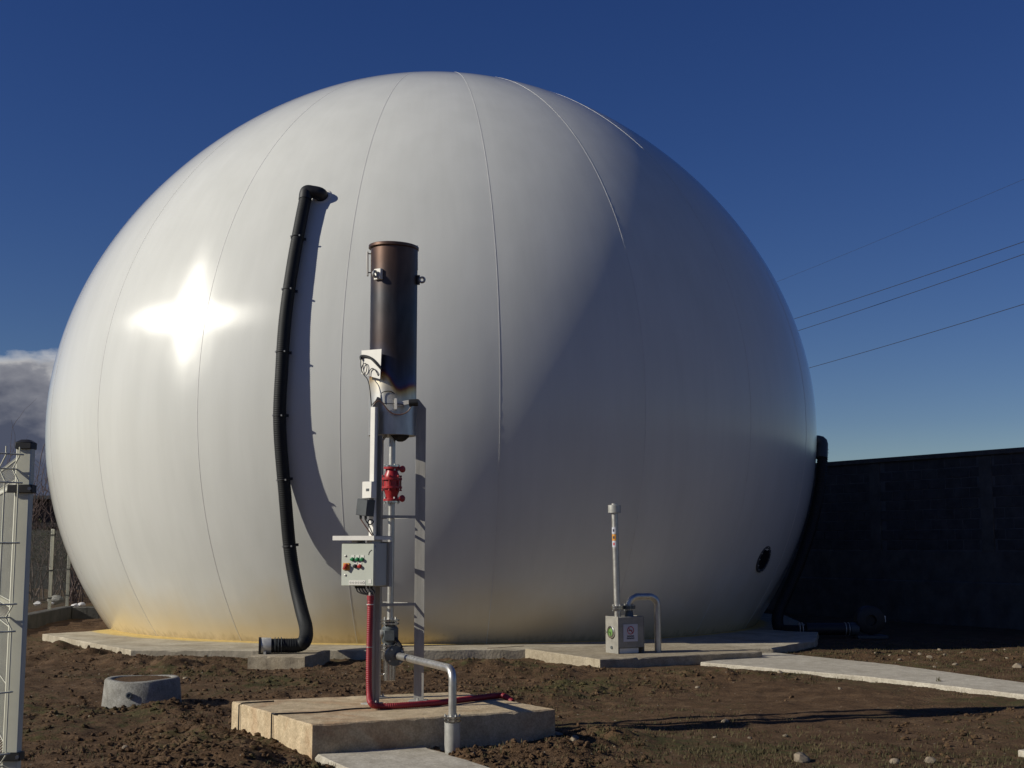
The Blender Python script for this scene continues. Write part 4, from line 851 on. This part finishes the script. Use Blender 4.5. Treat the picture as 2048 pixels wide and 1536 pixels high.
# return pipe over the top and down to the pad
rp_ = BX(.25, .12, 0); zf2 = zf
foot = at_z(1315, 1303, bz0); foot.y = foot.y
rtop = at_y(1290, 1193, rp_.y).z
MB().tube(fillet([Vector((rp_.x, rp_.y, ztop - .02)), Vector((rp_.x, rp_.y, rtop)), Vector((foot.x, rp_.y + .12, rtop)), Vector((foot.x, rp_.y + .12, bz0 - .05))], .13, 10), .045, 20).build('return_pipe', M_PIPE, rv, angle=60)
for z in (zf - .022, zf + .004): MB().cyl((rp_.x, rp_.y, z), (rp_.x, rp_.y, z + .02), .085, n=28).build('flange', M_VALVE, rv)
for k in range(4):
    a = 2 * math.pi * k / 4 + .9; MB().cyl((rp_.x + .068 * math.cos(a), rp_.y + .068 * math.sin(a), zf - .045), (rp_.x + .068 * math.cos(a), rp_.y + .068 * math.sin(a), zf + .045), .008, n=6).build('bolt', M_STEEL, rv)
MB().lathe((rp_.x, rp_.y, ztop - .01), (0, 0, 1), [(0, .065), (.01, .06), (zf - ztop - .03, .047)], 20).build('reducer', M_VALVE, rv)
# notice on the shaded front: barred circle over two lines of print
sgn = BX(.075, -.004, .155); SW, SH = .225, .225
mb = MB(); mb.slab(sgn, U * SW, V * -.003, ZV * SH); sg = mb.build('no_smoking_notice', M_PAPER, rv)
def sp_(x, z, d=.0045): return sgn + U * x - V * d + ZV * z
c_ = MB(); torus(c_, sp_(SW / 2, .145), V, .048, .0055, 28, 4); c_.build('barred_circle', M_SIGNRED, sg)
MB().tube([sp_(SW / 2 - .034, .145 + .034), sp_(SW / 2 + .034, .145 - .034)], .005, 4).build('bar', M_SIGNRED, sg)
mb = MB(); mb.slab(sp_(SW / 2 - .03, .139), U * .055, V * .002, ZV * .012); mb.build('cigarette', M_INK, sg)
for z, wd in ((.058, .11), (.03, .12)):
    mb = MB(); n = 7
    for i in range(n):   # illegible block letters
        x0 = SW / 2 - wd / 2 + i * wd / n; lw = wd / n * .8
        mb.slab(sp_(x0, z), U * lw * .3, V * .002, ZV * .021); mb.slab(sp_(x0 + lw * .7, z), U * lw * .3, V * .002, ZV * .021); mb.slab(sp_(x0 + lw * .3, z + (.008 if i % 2 else .014)), U * lw * .4, V * .002, ZV * .007)
    mb.build('print_line', M_INK, sg)

# ------------------------------------------------------------------ near fence: post and two mesh panels
GX, GY = at_y(43, 1090, 4.3).x, 4.3
gp_ = thing('fence_post', 'pale grey square steel fence post with black cap and clamps beside the open gap', 'fence post', (GX, GY, 0))
PT = at_y(49, 897, GY).z
MB().box((GX, GY, PT / 2 - .05), (.050, .038, PT + .1)).build('post', M_FENCE, gp_, bevel=.003)
mb = MB().box((GX, GY, PT + .008), (.053, .056, .022)); mb.add([(GX + sx * .0265, GY + sy * .028, PT + .019) for sx, sy in ((-1, -1), (1, -1), (1, 1), (-1, 1))] + [(GX + sx * .013, GY + sy * .014, PT + .029) for sx, sy in ((-1, -1), (1, -1), (1, 1), (-1, 1))], [(0, 1, 5, 4), (1, 2, 6, 5), (2, 3, 7, 6), (3, 0, 4, 7), (4, 5, 6, 7)])
mb.build('cap', M_BLACK, gp_, bevel=.002)
for py in (978, 1511):
    z = at_y(49, py, GY).z; mb = MB(); mb.box((GX - .004, GY - .027, z), (.082, .008, .027)); mb.box((GX + .031, GY - .008, z), (.010, .046, .027))
    k_ = mb.build('clamp', M_BLACK, gp_, bevel=.002)
    MB().cyl((GX + .03, GY - .030, z), (GX + .03, GY - .037, z), .0055, n=10).build('bolt', M_STEEL, k_)
def mesh_panel(name, label, p0, d, nw, zs_top, folds, hz, zbot, group=None, side=1, gap=.05, wr=.0026, wm=None):
    d = Vector(d).normalized(); nrm = Vector((d.y, -d.x, 0)) * side
    t = thing(name, label, 'fence panel', (p0.x, p0.y, 0), group)
    prof = [(zs_top, 0)]
    for (a, b) in folds: prof += [(a, 0), (a - .006, .0), ((a + b) / 2, .034), (b + .006, 0), (b, 0)]
    prof.append((zbot, 0)); mb = MB()
    for i in range(nw):
        q = p0 + d * (.012 + i * gap); mb.tube([Vector((q.x, q.y, z)) + nrm * o for z, o in prof], wr, 5)
    mb.build('vertical_wires', wm or M_FENCE, t, angle=80)
    mb = MB(); Lp = d * (gap * nw + .01)
    for z in hz: mb.tube([p0 + ZV * z - nrm * .005, p0 + Lp + ZV * z - nrm * .005], wr * 1.15, 5)
    for a, b in folds: z = (a + b) / 2; mb.tube([p0 + ZV * z + nrm * .030, p0 + Lp + ZV * z + nrm * .030], wr * 1.15, 5)
    mb.build('horizontal_wires', wm or M_FENCE, t, angle=80); return t
yz = lambda py: at_y(45, py, GY).z
fo = [(yz(911), yz(967)), (yz(1207), yz(1261)), (yz(1503), yz(1557))]
hz = [yz(911), yz(967), yz(1086), yz(1207), yz(1261), yz(1381), yz(1503), yz(1557), .62, .42, .22]
mesh_panel('mesh_fence_panel', 'pale welded wire fence panel clamped to the front of the black capped post', Vector((GX + .004, GY - .036, 0)), (-.57, -.82, 0), 40, yz(896), fo, hz, .08, 'wire panels at the black capped post', 1)
mesh_panel('mesh_fence_panel', 'pale welded wire fence panel running away behind the black capped post', Vector((GX - .03, GY + .05, 0)), (-.42, .907, 0), 50, yz(903), fo, hz, .08, 'wire panels at the black capped post', 1, .05, .0016)

# ------------------------------------------------------------------ far left: low wall, fence, shrubs, shed
WC = at_y(134, 1213, 28.0); WC.z = 0; W0 = Vector((at_y(99, 1215, 26.5).x, 26.5, 0))
wd = (W0 - WC).normalized(); WN = WC + wd * 9.0; WE = Vector((9.0, 33.5, 0)); wt = .26
def wallseg(mb, a, b, w, z0, z1, ext=0):
    d = (b - a).normalized(); n = Vector((-d.y, d.x, 0)); mb.slab(a - n * w / 2 - d * ext + ZV * z0, b - a + d * ext * 2, n * w, ZV * (z1 - z0)); return mb
WE2 = WC + Vector((1, .05, 0)).normalized() * 9
lw = thing('low_wall', 'low grey concrete fence footing behind the dome', 'wall', WC)
wallseg(MB(), WC, WN, .25, -.2, wt, .12).build('footing', C_DARKC, lw, bevel=.012)
wallseg(MB(), WC + Vector((.14, 0, 0)), WE2, .25, -.2, wt - .012).build('footing', C_DARKC, lw, bevel=.012)
ptop = at_y(99, 1058, 26.5).z
def far_post(p, label):
    t = thing('fence_post', label, 'fence post', (p.x, p.y, wt), 'thin posts on the low footing')
    MB().box((p.x, p.y, (wt + ptop) / 2), (.058, .058, ptop - wt), rz(R(10))).build('post', M_FENCE, t, bevel=.006)
    for py in (1070, 1141, 1196):
        z = at_y(99, py, 26.5).z; MB().box((p.x, p.y, z), (.072, .072, .024), rz(R(10))).build('clamp', M_BLACK, t)
far_post(W0, 'slim pale post with three black clamps, its top clear of the dome')
far_post(WC, 'slim pale fence post with black clamps at the footing corner, half hidden by the dome')
ffo = [(ptop - .07, ptop - .16), (ptop - .75, ptop - .84), (wt + .28, wt + .19)]
fhz = [ptop - .07, ptop - .16, ptop - .36, ptop - .56, ptop - .75, ptop - .84, wt + .48, wt + .28, wt + .19]
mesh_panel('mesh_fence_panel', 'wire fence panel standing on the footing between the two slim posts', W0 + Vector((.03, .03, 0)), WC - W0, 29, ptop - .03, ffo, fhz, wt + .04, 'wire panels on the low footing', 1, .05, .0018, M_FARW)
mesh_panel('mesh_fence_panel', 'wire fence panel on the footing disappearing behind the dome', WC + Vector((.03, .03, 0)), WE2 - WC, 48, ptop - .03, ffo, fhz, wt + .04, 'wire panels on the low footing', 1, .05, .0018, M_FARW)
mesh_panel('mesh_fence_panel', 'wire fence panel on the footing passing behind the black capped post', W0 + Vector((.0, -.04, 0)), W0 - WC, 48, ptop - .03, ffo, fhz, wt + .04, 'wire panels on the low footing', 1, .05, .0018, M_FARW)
# raised ground with brush behind the fence
def twig_bush(name, label, cat, base, h, spread, n, seed, m, leafy=0, group=None):
    rnd = random.Random(seed); t = thing(name, label, cat, base, group); mb = MB(); tips = []
    def grow(p, d, L_, r, lev):
        pts = [p]; k = 5
        for i in range(k): d = (d + Vector((rnd.gauss(0, .16), rnd.gauss(0, .16), rnd.gauss(.05, .08)))).normalized(); pts.append(pts[-1] + d * L_ / k)
        mb.tube(pts, [max(r * (1 - .75 * i / k), .0025) for i in range(k + 1)], 4, False); tips.extend(pts[2:])
        if lev:
            for _ in range(rnd.randint(3, 5)):
                q = pts[rnd.randint(2, k)]; dd_ = (d + Vector((rnd.gauss(0, .55), rnd.gauss(0, .55), rnd.gauss(.15, .3)))).normalized(); grow(q, dd_, L_ * rnd.uniform(.35, .6), r * .5, lev - 1)
    for _ in range(n):
        p = Vector(base) + Vector((rnd.gauss(0, spread * .35), rnd.gauss(0, spread * .35), -.05)); d = Vector((rnd.gauss(0, .28), rnd.gauss(0, .28), 1)).normalized()
        grow(p, d, h * rnd.uniform(.55, .8), .012 + .006 * h / 2, 2)
    mb.build('stems', m, t, smooth=True, angle=180)
    if leafy:
        lb_ = MB()
        for _ in range(leafy):
            p = rnd.choice(tips) + Vector((rnd.gauss(0, .06), rnd.gauss(0, .06), rnd.gauss(0, .06))); u = Vector((rnd.gauss(0, 1), rnd.gauss(0, 1), rnd.gauss(0, 1))).normalized(); w = perp(u)[0]; s = rnd.uniform(.03, .07)
            lb_.add([p, p + u * s + w * s * .35, p + u * s * 2, p + u * s - w * s * .35], [(0, 1, 2, 3)])
        lb_.build('dry_leaves', M_HEDGE, t, smooth=False)
    return t
bsh = [(-12.6, 32.5, 2.0, .9, 10, 500), (-11.6, 33.2, 2.1, .9, 10, 600), (-10.7, 32.6, 1.9, .9, 9, 500), (-9.8, 33.4, 1.9, .8, 9, 500), (-13.6, 34, 2.2, 1.0, 10, 500), (-12.1, 36, 2.2, 1.1, 10, 700), (-11.0, 36.5, 2.2, 1.1, 9, 600), (-13.9, 37, 2.3, 1.1, 9, 500)]
for i, (x, y, h, s, n, lf) in enumerate(bsh): twig_bush('brush_shrub', 'tangled brown leafless shrub in the thicket behind the far wire fence', 'shrub', (x, y, .15), h, s, n, 40 + i, M_TWIG, lf, 'thicket behind the far fence')
for i, (x, y, h) in enumerate([(-12.35, 34.0, 4.3), (-12.15, 34.6, 3.9), (-12.75, 35, 4.6), (-12.0, 35.6, 4.4)]): twig_bush('bare_sapling', 'thin bare sapling rising above the dark shed roofline', 'sapling', (x, y, .15), h, .4, 4, 80 + i, M_TWIG, 0, 'bare saplings by the shed')
mb = MB(); zz = at_y(85, 1000, 46).z
sh = thing('shed', 'long dark low shed beyond the thicket', 'shed', (-17, 47, 0))
mb.box((-17, 48, zz / 2), (18, 5, zz)).build('wall', M_SHED, sh)
mb = MB(); mb.box((-17, 48, zz + .06), (18.6, 5.8, .14)).build('roof', M_DGREY, sh, bevel=.02)
for k in range(8): MB().box((-24.5 + k * 2.15, 45.48, 1.45), (1.4, .06, .9)).build('window', M_BLACK, sh)
def rock(seed, s, sq=.7):
    rnd = random.Random(seed); bm = bmesh.new(); bmesh.ops.create_icosphere(bm, subdivisions=2, radius=1)
    offs = [(Vector((rnd.gauss(0, 1), rnd.gauss(0, 1), rnd.gauss(0, 1))).normalized(), rnd.uniform(.55, .9)) for _ in range(9)]
    for v in bm.verts:
        for n, d in offs:
            e = v.co.dot(n)
            if e > d: v.co -= n * (e - d)
        v.co = Vector((v.co.x * s, v.co.y * s * rnd.uniform(.97, 1.03), v.co.z * s * sq))
    me = bpy.data.meshes.new('rock'); bm.to_mesh(me); bm.free(); return me
for i, (px, py, Y, s, lab) in enumerate([(76, 1207, 29.5, .10, 'chalk white rubble lump behind the footing, beside the black capped post'), (103, 1207, 29.3, .06, 'small white rubble lump at the foot of the slim clear-topped post'), (112, 1200, 30.2, .20, 'large grey slanted rubble slab behind the far wire fence'), (150, 1211, 29.2, .09, 'flat pale rubble piece behind the corner post, toward the dome'), (164, 1209, 29.4, .10, 'pale rubble heap piece just beside the dome edge')]):
    me = rock(300 + i, s, .6); me.materials.append(M_LIME if i != 2 else C_GREY); o = link(bpy.data.objects.new('rubble_stone', me)); p = at_y(px, py, Y); o.location = p; tag(o, lab, 'rubble')
# bank of rough soil that the thicket and rubble rest on
bank = MB(); ny_, nx_ = 14, 40
vs_ = []
for j in range(ny_):
    for i in range(nx_):
        x = -20 + 26 * i / (nx_ - 1); y = 28.35 + 16 * (j / (ny_ - 1)) ** 1.5; z = min(.12, .25 * (y - 28.3)) + .12 * float(fbm(np.array([x * 1.3]), np.array([y * 1.3]))[0]) * (j > 0)
        if x < -9.4: pass
        vs_.append((x, y, max(z, .01) if j < ny_ - 1 else -.1))
bk = bank.add(vs_, [(j * nx_ + i, j * nx_ + i + 1, (j + 1) * nx_ + i + 1, (j + 1) * nx_ + i) for j in range(ny_ - 1) for i in range(nx_ - 1)]).build('terrain_bank', M_SOIL, None, angle=180); bk['kind'] = 'structure'

# ------------------------------------------------------------------ block wall on the right
A0 = at_y(1655, 1229, 29.0); A0.z = 0; B0 = at_y(2048, 1254, 24.6); B0.z = 0
wdir = (B0 - A0).normalized(); wn_ = Vector((-wdir.y, wdir.x, 0)); wn_ = wn_ if wn_.y < 0 else -wn_      # faces the camera side
bw_ = thing('block_wall', 'tall dark concrete block boundary wall in the shade of the dome', 'wall', A0)
ztopw = at_y(1655, 925, 29.0).z; zled = at_y(1655, 1153, 29.0).z; T = .2
S0, S1 = -7.0, 15.0       # metres along the wall from A0
W_ = lambda s, n, z: A0 + wdir * s + wn_ * n + ZV * z
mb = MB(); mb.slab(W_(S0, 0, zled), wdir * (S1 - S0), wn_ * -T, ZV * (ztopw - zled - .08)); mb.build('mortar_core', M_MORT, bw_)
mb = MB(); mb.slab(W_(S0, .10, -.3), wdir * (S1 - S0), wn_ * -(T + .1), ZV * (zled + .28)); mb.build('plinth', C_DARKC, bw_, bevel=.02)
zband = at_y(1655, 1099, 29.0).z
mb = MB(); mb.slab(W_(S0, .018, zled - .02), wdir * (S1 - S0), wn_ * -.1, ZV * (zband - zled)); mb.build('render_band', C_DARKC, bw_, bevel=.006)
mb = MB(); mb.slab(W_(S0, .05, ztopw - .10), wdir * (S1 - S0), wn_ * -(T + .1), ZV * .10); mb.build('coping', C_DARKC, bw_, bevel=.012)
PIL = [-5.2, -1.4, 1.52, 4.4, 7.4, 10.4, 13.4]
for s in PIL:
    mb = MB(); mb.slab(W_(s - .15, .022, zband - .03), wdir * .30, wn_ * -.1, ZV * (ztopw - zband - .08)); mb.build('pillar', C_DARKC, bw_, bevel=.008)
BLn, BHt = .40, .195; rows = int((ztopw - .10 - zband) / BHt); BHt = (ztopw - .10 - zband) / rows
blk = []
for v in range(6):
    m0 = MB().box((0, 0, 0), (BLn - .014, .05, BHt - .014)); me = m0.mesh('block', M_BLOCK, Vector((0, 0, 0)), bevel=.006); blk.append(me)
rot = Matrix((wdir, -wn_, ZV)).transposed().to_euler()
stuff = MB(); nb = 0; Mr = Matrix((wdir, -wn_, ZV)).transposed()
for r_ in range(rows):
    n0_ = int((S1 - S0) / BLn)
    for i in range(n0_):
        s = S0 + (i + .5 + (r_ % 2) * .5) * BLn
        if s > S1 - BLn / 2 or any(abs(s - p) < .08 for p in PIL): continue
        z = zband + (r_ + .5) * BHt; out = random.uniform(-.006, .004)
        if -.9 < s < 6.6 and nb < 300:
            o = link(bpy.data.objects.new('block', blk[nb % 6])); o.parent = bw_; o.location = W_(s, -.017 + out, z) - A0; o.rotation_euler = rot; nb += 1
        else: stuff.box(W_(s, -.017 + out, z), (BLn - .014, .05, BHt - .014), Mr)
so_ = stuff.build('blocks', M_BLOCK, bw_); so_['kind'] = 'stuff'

# ------------------------------------------------------------------ overhead cables and their poles
PA = Vector((3.6, 101, 0)); 
def cable_line(l, r_, Yr, nm, lab):
    a, b = (1090 - l[1]), (1090 - r_[1])
    pr = at_y(r_[0], r_[1], Yr); Yl = Yr
    for _ in range(40):
        pl = at_y(l[0], l[1], Yl); Yl *= (pr.z - EYE) / (pl.z - EYE)
    pl = at_y(l[0], l[1], Yl); d = (pr - pl); L_ = d.length; t0, t1 = -2.05, 2.6; pts = []
    for i in range(61):
        t = t0 + (t1 - t0) * i / 60; q = pl + d * t; u = (t - t0) / (t1 - t0); sag = (u - .5) ** 2; s0 = (-t0 / (t1 - t0) - .5) ** 2; s1 = ((1 - t0) / (t1 - t0) - .5) ** 2
        q.z += 1.6 * 4 * (sag - (s0 + s1) / 2) * .5; pts.append(q)
    tag(MB().tube(pts, .014 if lab[0] != 'f' else .006, 5).build(nm, M_CABLE, None, pts[30]), lab, 'cable', 'overhead power cables'); return pts[0], pts[-1]
ends = [cable_line((1590, 636), (2048, 485), 50, 'power_cable', 'upper of the two close overhead power cables right of the dome'),
        cable_line((1597, 660), (2048, 510), 50.6, 'power_cable', 'lower of the two close overhead power cables right of the dome'),
        cable_line((1617, 735), (2048, 610), 50.2, 'power_cable', 'lowest overhead power cable, meeting the dome below the close pair'),
        cable_line((1560, 560), (2048, 360), 50, 'power_cable', 'faint thin topmost overhead wire above the other cables')]
for k, lab in ((0, 'concrete power pole standing far behind the dome'), (1, 'concrete power pole carrying the cables beyond the wall')):
    P_ = [e[k] for e in ends]; c = sum(P_, Vector()) / 4; h = max(p.z for p in P_) + .3
    pl_ = thing('power_pole', lab, 'power pole', (c.x, c.y, 0), 'power poles'); MB().cyl((c.x, c.y, -.5), (c.x, c.y, h), .18, .10, 14).build('pole', M_TIMBER, pl_)
    for p in P_:
        q = Vector((c.x, c.y, p.z)); MB().tube([q, p], .05, 6).build('crossarm', M_DGREY, pl_); MB().cyl(p - ZV * .08, p + ZV * .08, .06, n=10).build('insulator', M_WHITEP, pl_)

# ------------------------------------------------------------------ loose things on the soil
b0 = at_z(974, 1306, .06); b1 = at_z(1049, 1301, .06)
tag(MB().slab(b0 + ZV * -.02, b1 - b0, (0, .04, 0), (0, 0, .085)).build('board', M_WOOD, None, b0, bevel=.006), 'dark brown board lying against the apron edge near the relief valve pad', 'board')
rocks = []
for i in range(5):
    me = rock(500 + i, 1.0, .62); me.materials.append(M_STONE); rocks.append(me)
def stone(x, y, s, label, group=None, i=0):
    o = link(bpy.data.objects.new('stone', rocks[i % 5])); o.location = (x, y, gz(x, y) + s * .25); o.scale = (s, s, s); o.rotation_euler = (random.uniform(-.3, .3), random.uniform(-.3, .3), random.uniform(0, 6.3)); return tag(o, label, 'stone', group)
p = at_z(1603, 1527); stone(p.x, p.y, .075, 'largest pale stone alone on the bare soil in front', None, 1)
for i, (px, py, s) in enumerate([(1880, 1300, .075), (1805, 1302, .05), (1860, 1325, .09), (1925, 1318, .08), (1890, 1322, .06), (1800, 1330, .06), (1965, 1330, .07), (2035, 1338, .12), (1990, 1303, .06), (2010, 1300, .05), (1910, 1336, .07), (1840, 1318, .06), (1945, 1308, .05), (1820, 1312, .05), (1870, 1340, .05), (2015, 1325, .06), (1780, 1322, .045), (1750, 1316, .04)]):
    p = at_z(px, py); stone(p.x, p.y, s * .55, 'pale stone in the rubble patch between the path and the shaded wall', 'stones between path and wall', i)
for i, (px, py, s) in enumerate([(1560, 1355, .035), (1680, 1383, .03), (1450, 1445, .035), (1395, 1375, .03), (1570, 1474, .03), (1430, 1477, .02), (1500, 1480, .02), (1860, 1525, .05), (1790, 1530, .04), (1150, 1495, .04), (1115, 1474, .05), (335, 1475, .03), (375, 1475, .025), (250, 1500, .03), (345, 1352, .035), (370, 1356, .03)]):
    p = at_z(px, py); stone(p.x, p.y, s, 'small pale pebble scattered on the open brown soil', 'pebbles on the soil', i)
# clods
t_ = (1 + 5 ** .5) / 2
ICO = np.array([(-1, t_, 0), (1, t_, 0), (-1, -t_, 0), (1, -t_, 0), (0, -1, t_), (0, 1, t_), (0, -1, -t_), (0, 1, -t_), (t_, 0, -1), (t_, 0, 1), (-t_, 0, -1), (-t_, 0, 1)], float) / 1.902
ICF = np.array([(0, 11, 5), (0, 5, 1), (0, 1, 7), (0, 7, 10), (0, 10, 11), (1, 5, 9), (5, 11, 4), (11, 10, 2), (10, 7, 6), (7, 1, 8), (3, 9, 4), (3, 4, 2), (3, 2, 6), (3, 6, 8), (3, 8, 9), (4, 9, 5), (2, 4, 11), (6, 2, 10), (8, 6, 7), (9, 8, 1)])
def allowed(x, y):
    bad = np.zeros(x.shape, bool)
    for p in (PAD_POLY, SLAB, VPAD_POLY, HPL_POLY, PATH_A, PATH_B, PATH_C): bad |= inpoly(x, y, p, .0)
    return ~bad & ~((np.hypot(x - RING.x, y - RING.y) < .4))
def scatter_clods(n, smin, smax, seed):
    r = np.random.default_rng(seed); d = 1 / r.uniform(1 / 19.5, 1 / 8.7, n * 2); tx = r.uniform(-.44, .44, n * 2); x = tx * d; y = d
    dens = 0.12 + 1.7 * np.clip(fbm(x * .6 + 9, y * .6, 3) + .08, 0, 1) - .62 * (x > .6)
    for mx, my, a, sx, sy in MOUNDS: dens = dens + 1.1 * np.exp(-((x - mx) / sx / 1.3) ** 2 - ((y - my) / sy / 1.3) ** 2)
    k = allowed(x, y) & (r.random(n * 2) < dens); x, y = x[k][:n], y[k][:n]; n = len(x)
    s = smin + (smax - smin) * r.random(n) ** 3.2
    co = ICO[None] * (1 + r.uniform(-.28, .28, (n, 12, 1))) * s[:, None, None] * r.uniform(.7, 1.3, (n, 1, 3)) * np.array([1, 1, .75])
    co[..., 0] += x[:, None]; co[..., 1] += y[:, None]; co[..., 2] += (ground_z(x, y) + s * .25)[:, None]
    fa = (ICF[None] + (np.arange(n) * 12)[:, None, None]).reshape(-1, 3)
    return np_mesh('soil_clods', co.reshape(-1, 3), fa, M_SOIL, False)
co_ = link(bpy.data.objects.new('soil_clods', scatter_clods(15000, .005, .030, 5))); co_['kind'] = 'stuff'; co_['label'] = 'loose brown soil clods scattered over the ground'; co_['category'] = 'soil clods'
def scatter_grass(n, seed):
    r = np.random.default_rng(seed); d = 1 / r.uniform(1 / 21.5, 1 / 8.7, n * 3); x = r.uniform(-.44, .5, n * 3) * d; y = d
    dens = np.clip(fbm(x * .7 + 2, y * .7 + 4, 3) * 2.2 + .05, 0, 1) * .5 + .9 * ((x > 3.4) & (y > 15)) + .12 * (x > .5) * (y < 11.5)
    k = allowed(x, y) & (r.random(n * 3) < dens); x, y = x[k][:n], y[k][:n]; n = len(x); nbl = 7; z = ground_z(x, y)
    a = r.uniform(0, 6.283, (n, nbl)); L_ = r.uniform(.012, .038, (n, nbl)); lean = r.uniform(.1, .9, (n, nbl)); w = .005
    bx = x[:, None] + r.normal(0, .03, (n, nbl)); by = y[:, None] + r.normal(0, .03, (n, nbl)); bz = np.repeat(z[:, None], nbl, 1) - .005
    ca_, sa = np.cos(a), np.sin(a)
    v0 = np.stack([bx - sa * w, by + ca_ * w, bz], -1); v1_ = np.stack([bx + sa * w, by - ca_ * w, bz], -1); v2 = np.stack([bx + ca_ * L_ * lean, by + sa * L_ * lean, bz + L_], -1)
    co = np.stack([v0, v1_, v2], 2).reshape(-1, 3); return np_mesh('grass', co, np.arange(len(co)).reshape(-1, 3), M_GRASS, False)
gr = link(bpy.data.objects.new('grass', scatter_grass(7500, 9))); gr['kind'] = 'stuff'; gr['label'] = 'sparse short grass and weeds growing on the soil'; gr['category'] = 'grass'
# dry weeds along the apron edge
for i, (px, py, h, lab) in enumerate([(250, 1302, .16, 'short brown weed on the apron edge, left of the taller sprig'), (297, 1300, .22, 'tall dry brown weed sprig on the apron edge'), (172, 1290, .12, 'tiny dry weed at the apron corner'), (180, 1292, .14, 'small dry weed beside the tiny one at the apron corner'), (690, 1312, .13, 'green weed tuft by the apron behind the red conduit'), (1880, 1367, .18, 'pale green weed growing at the edge of the long path')]):
    p = at_z(px, py, .03); twig_bush('dry_weed', lab, 'weed', (p.x, p.y, gz(p.x, p.y)), h, .09, 5, 120 + i, M_GRASS if i > 3 else M_TWIG, 0, 'weeds along the concrete edges')
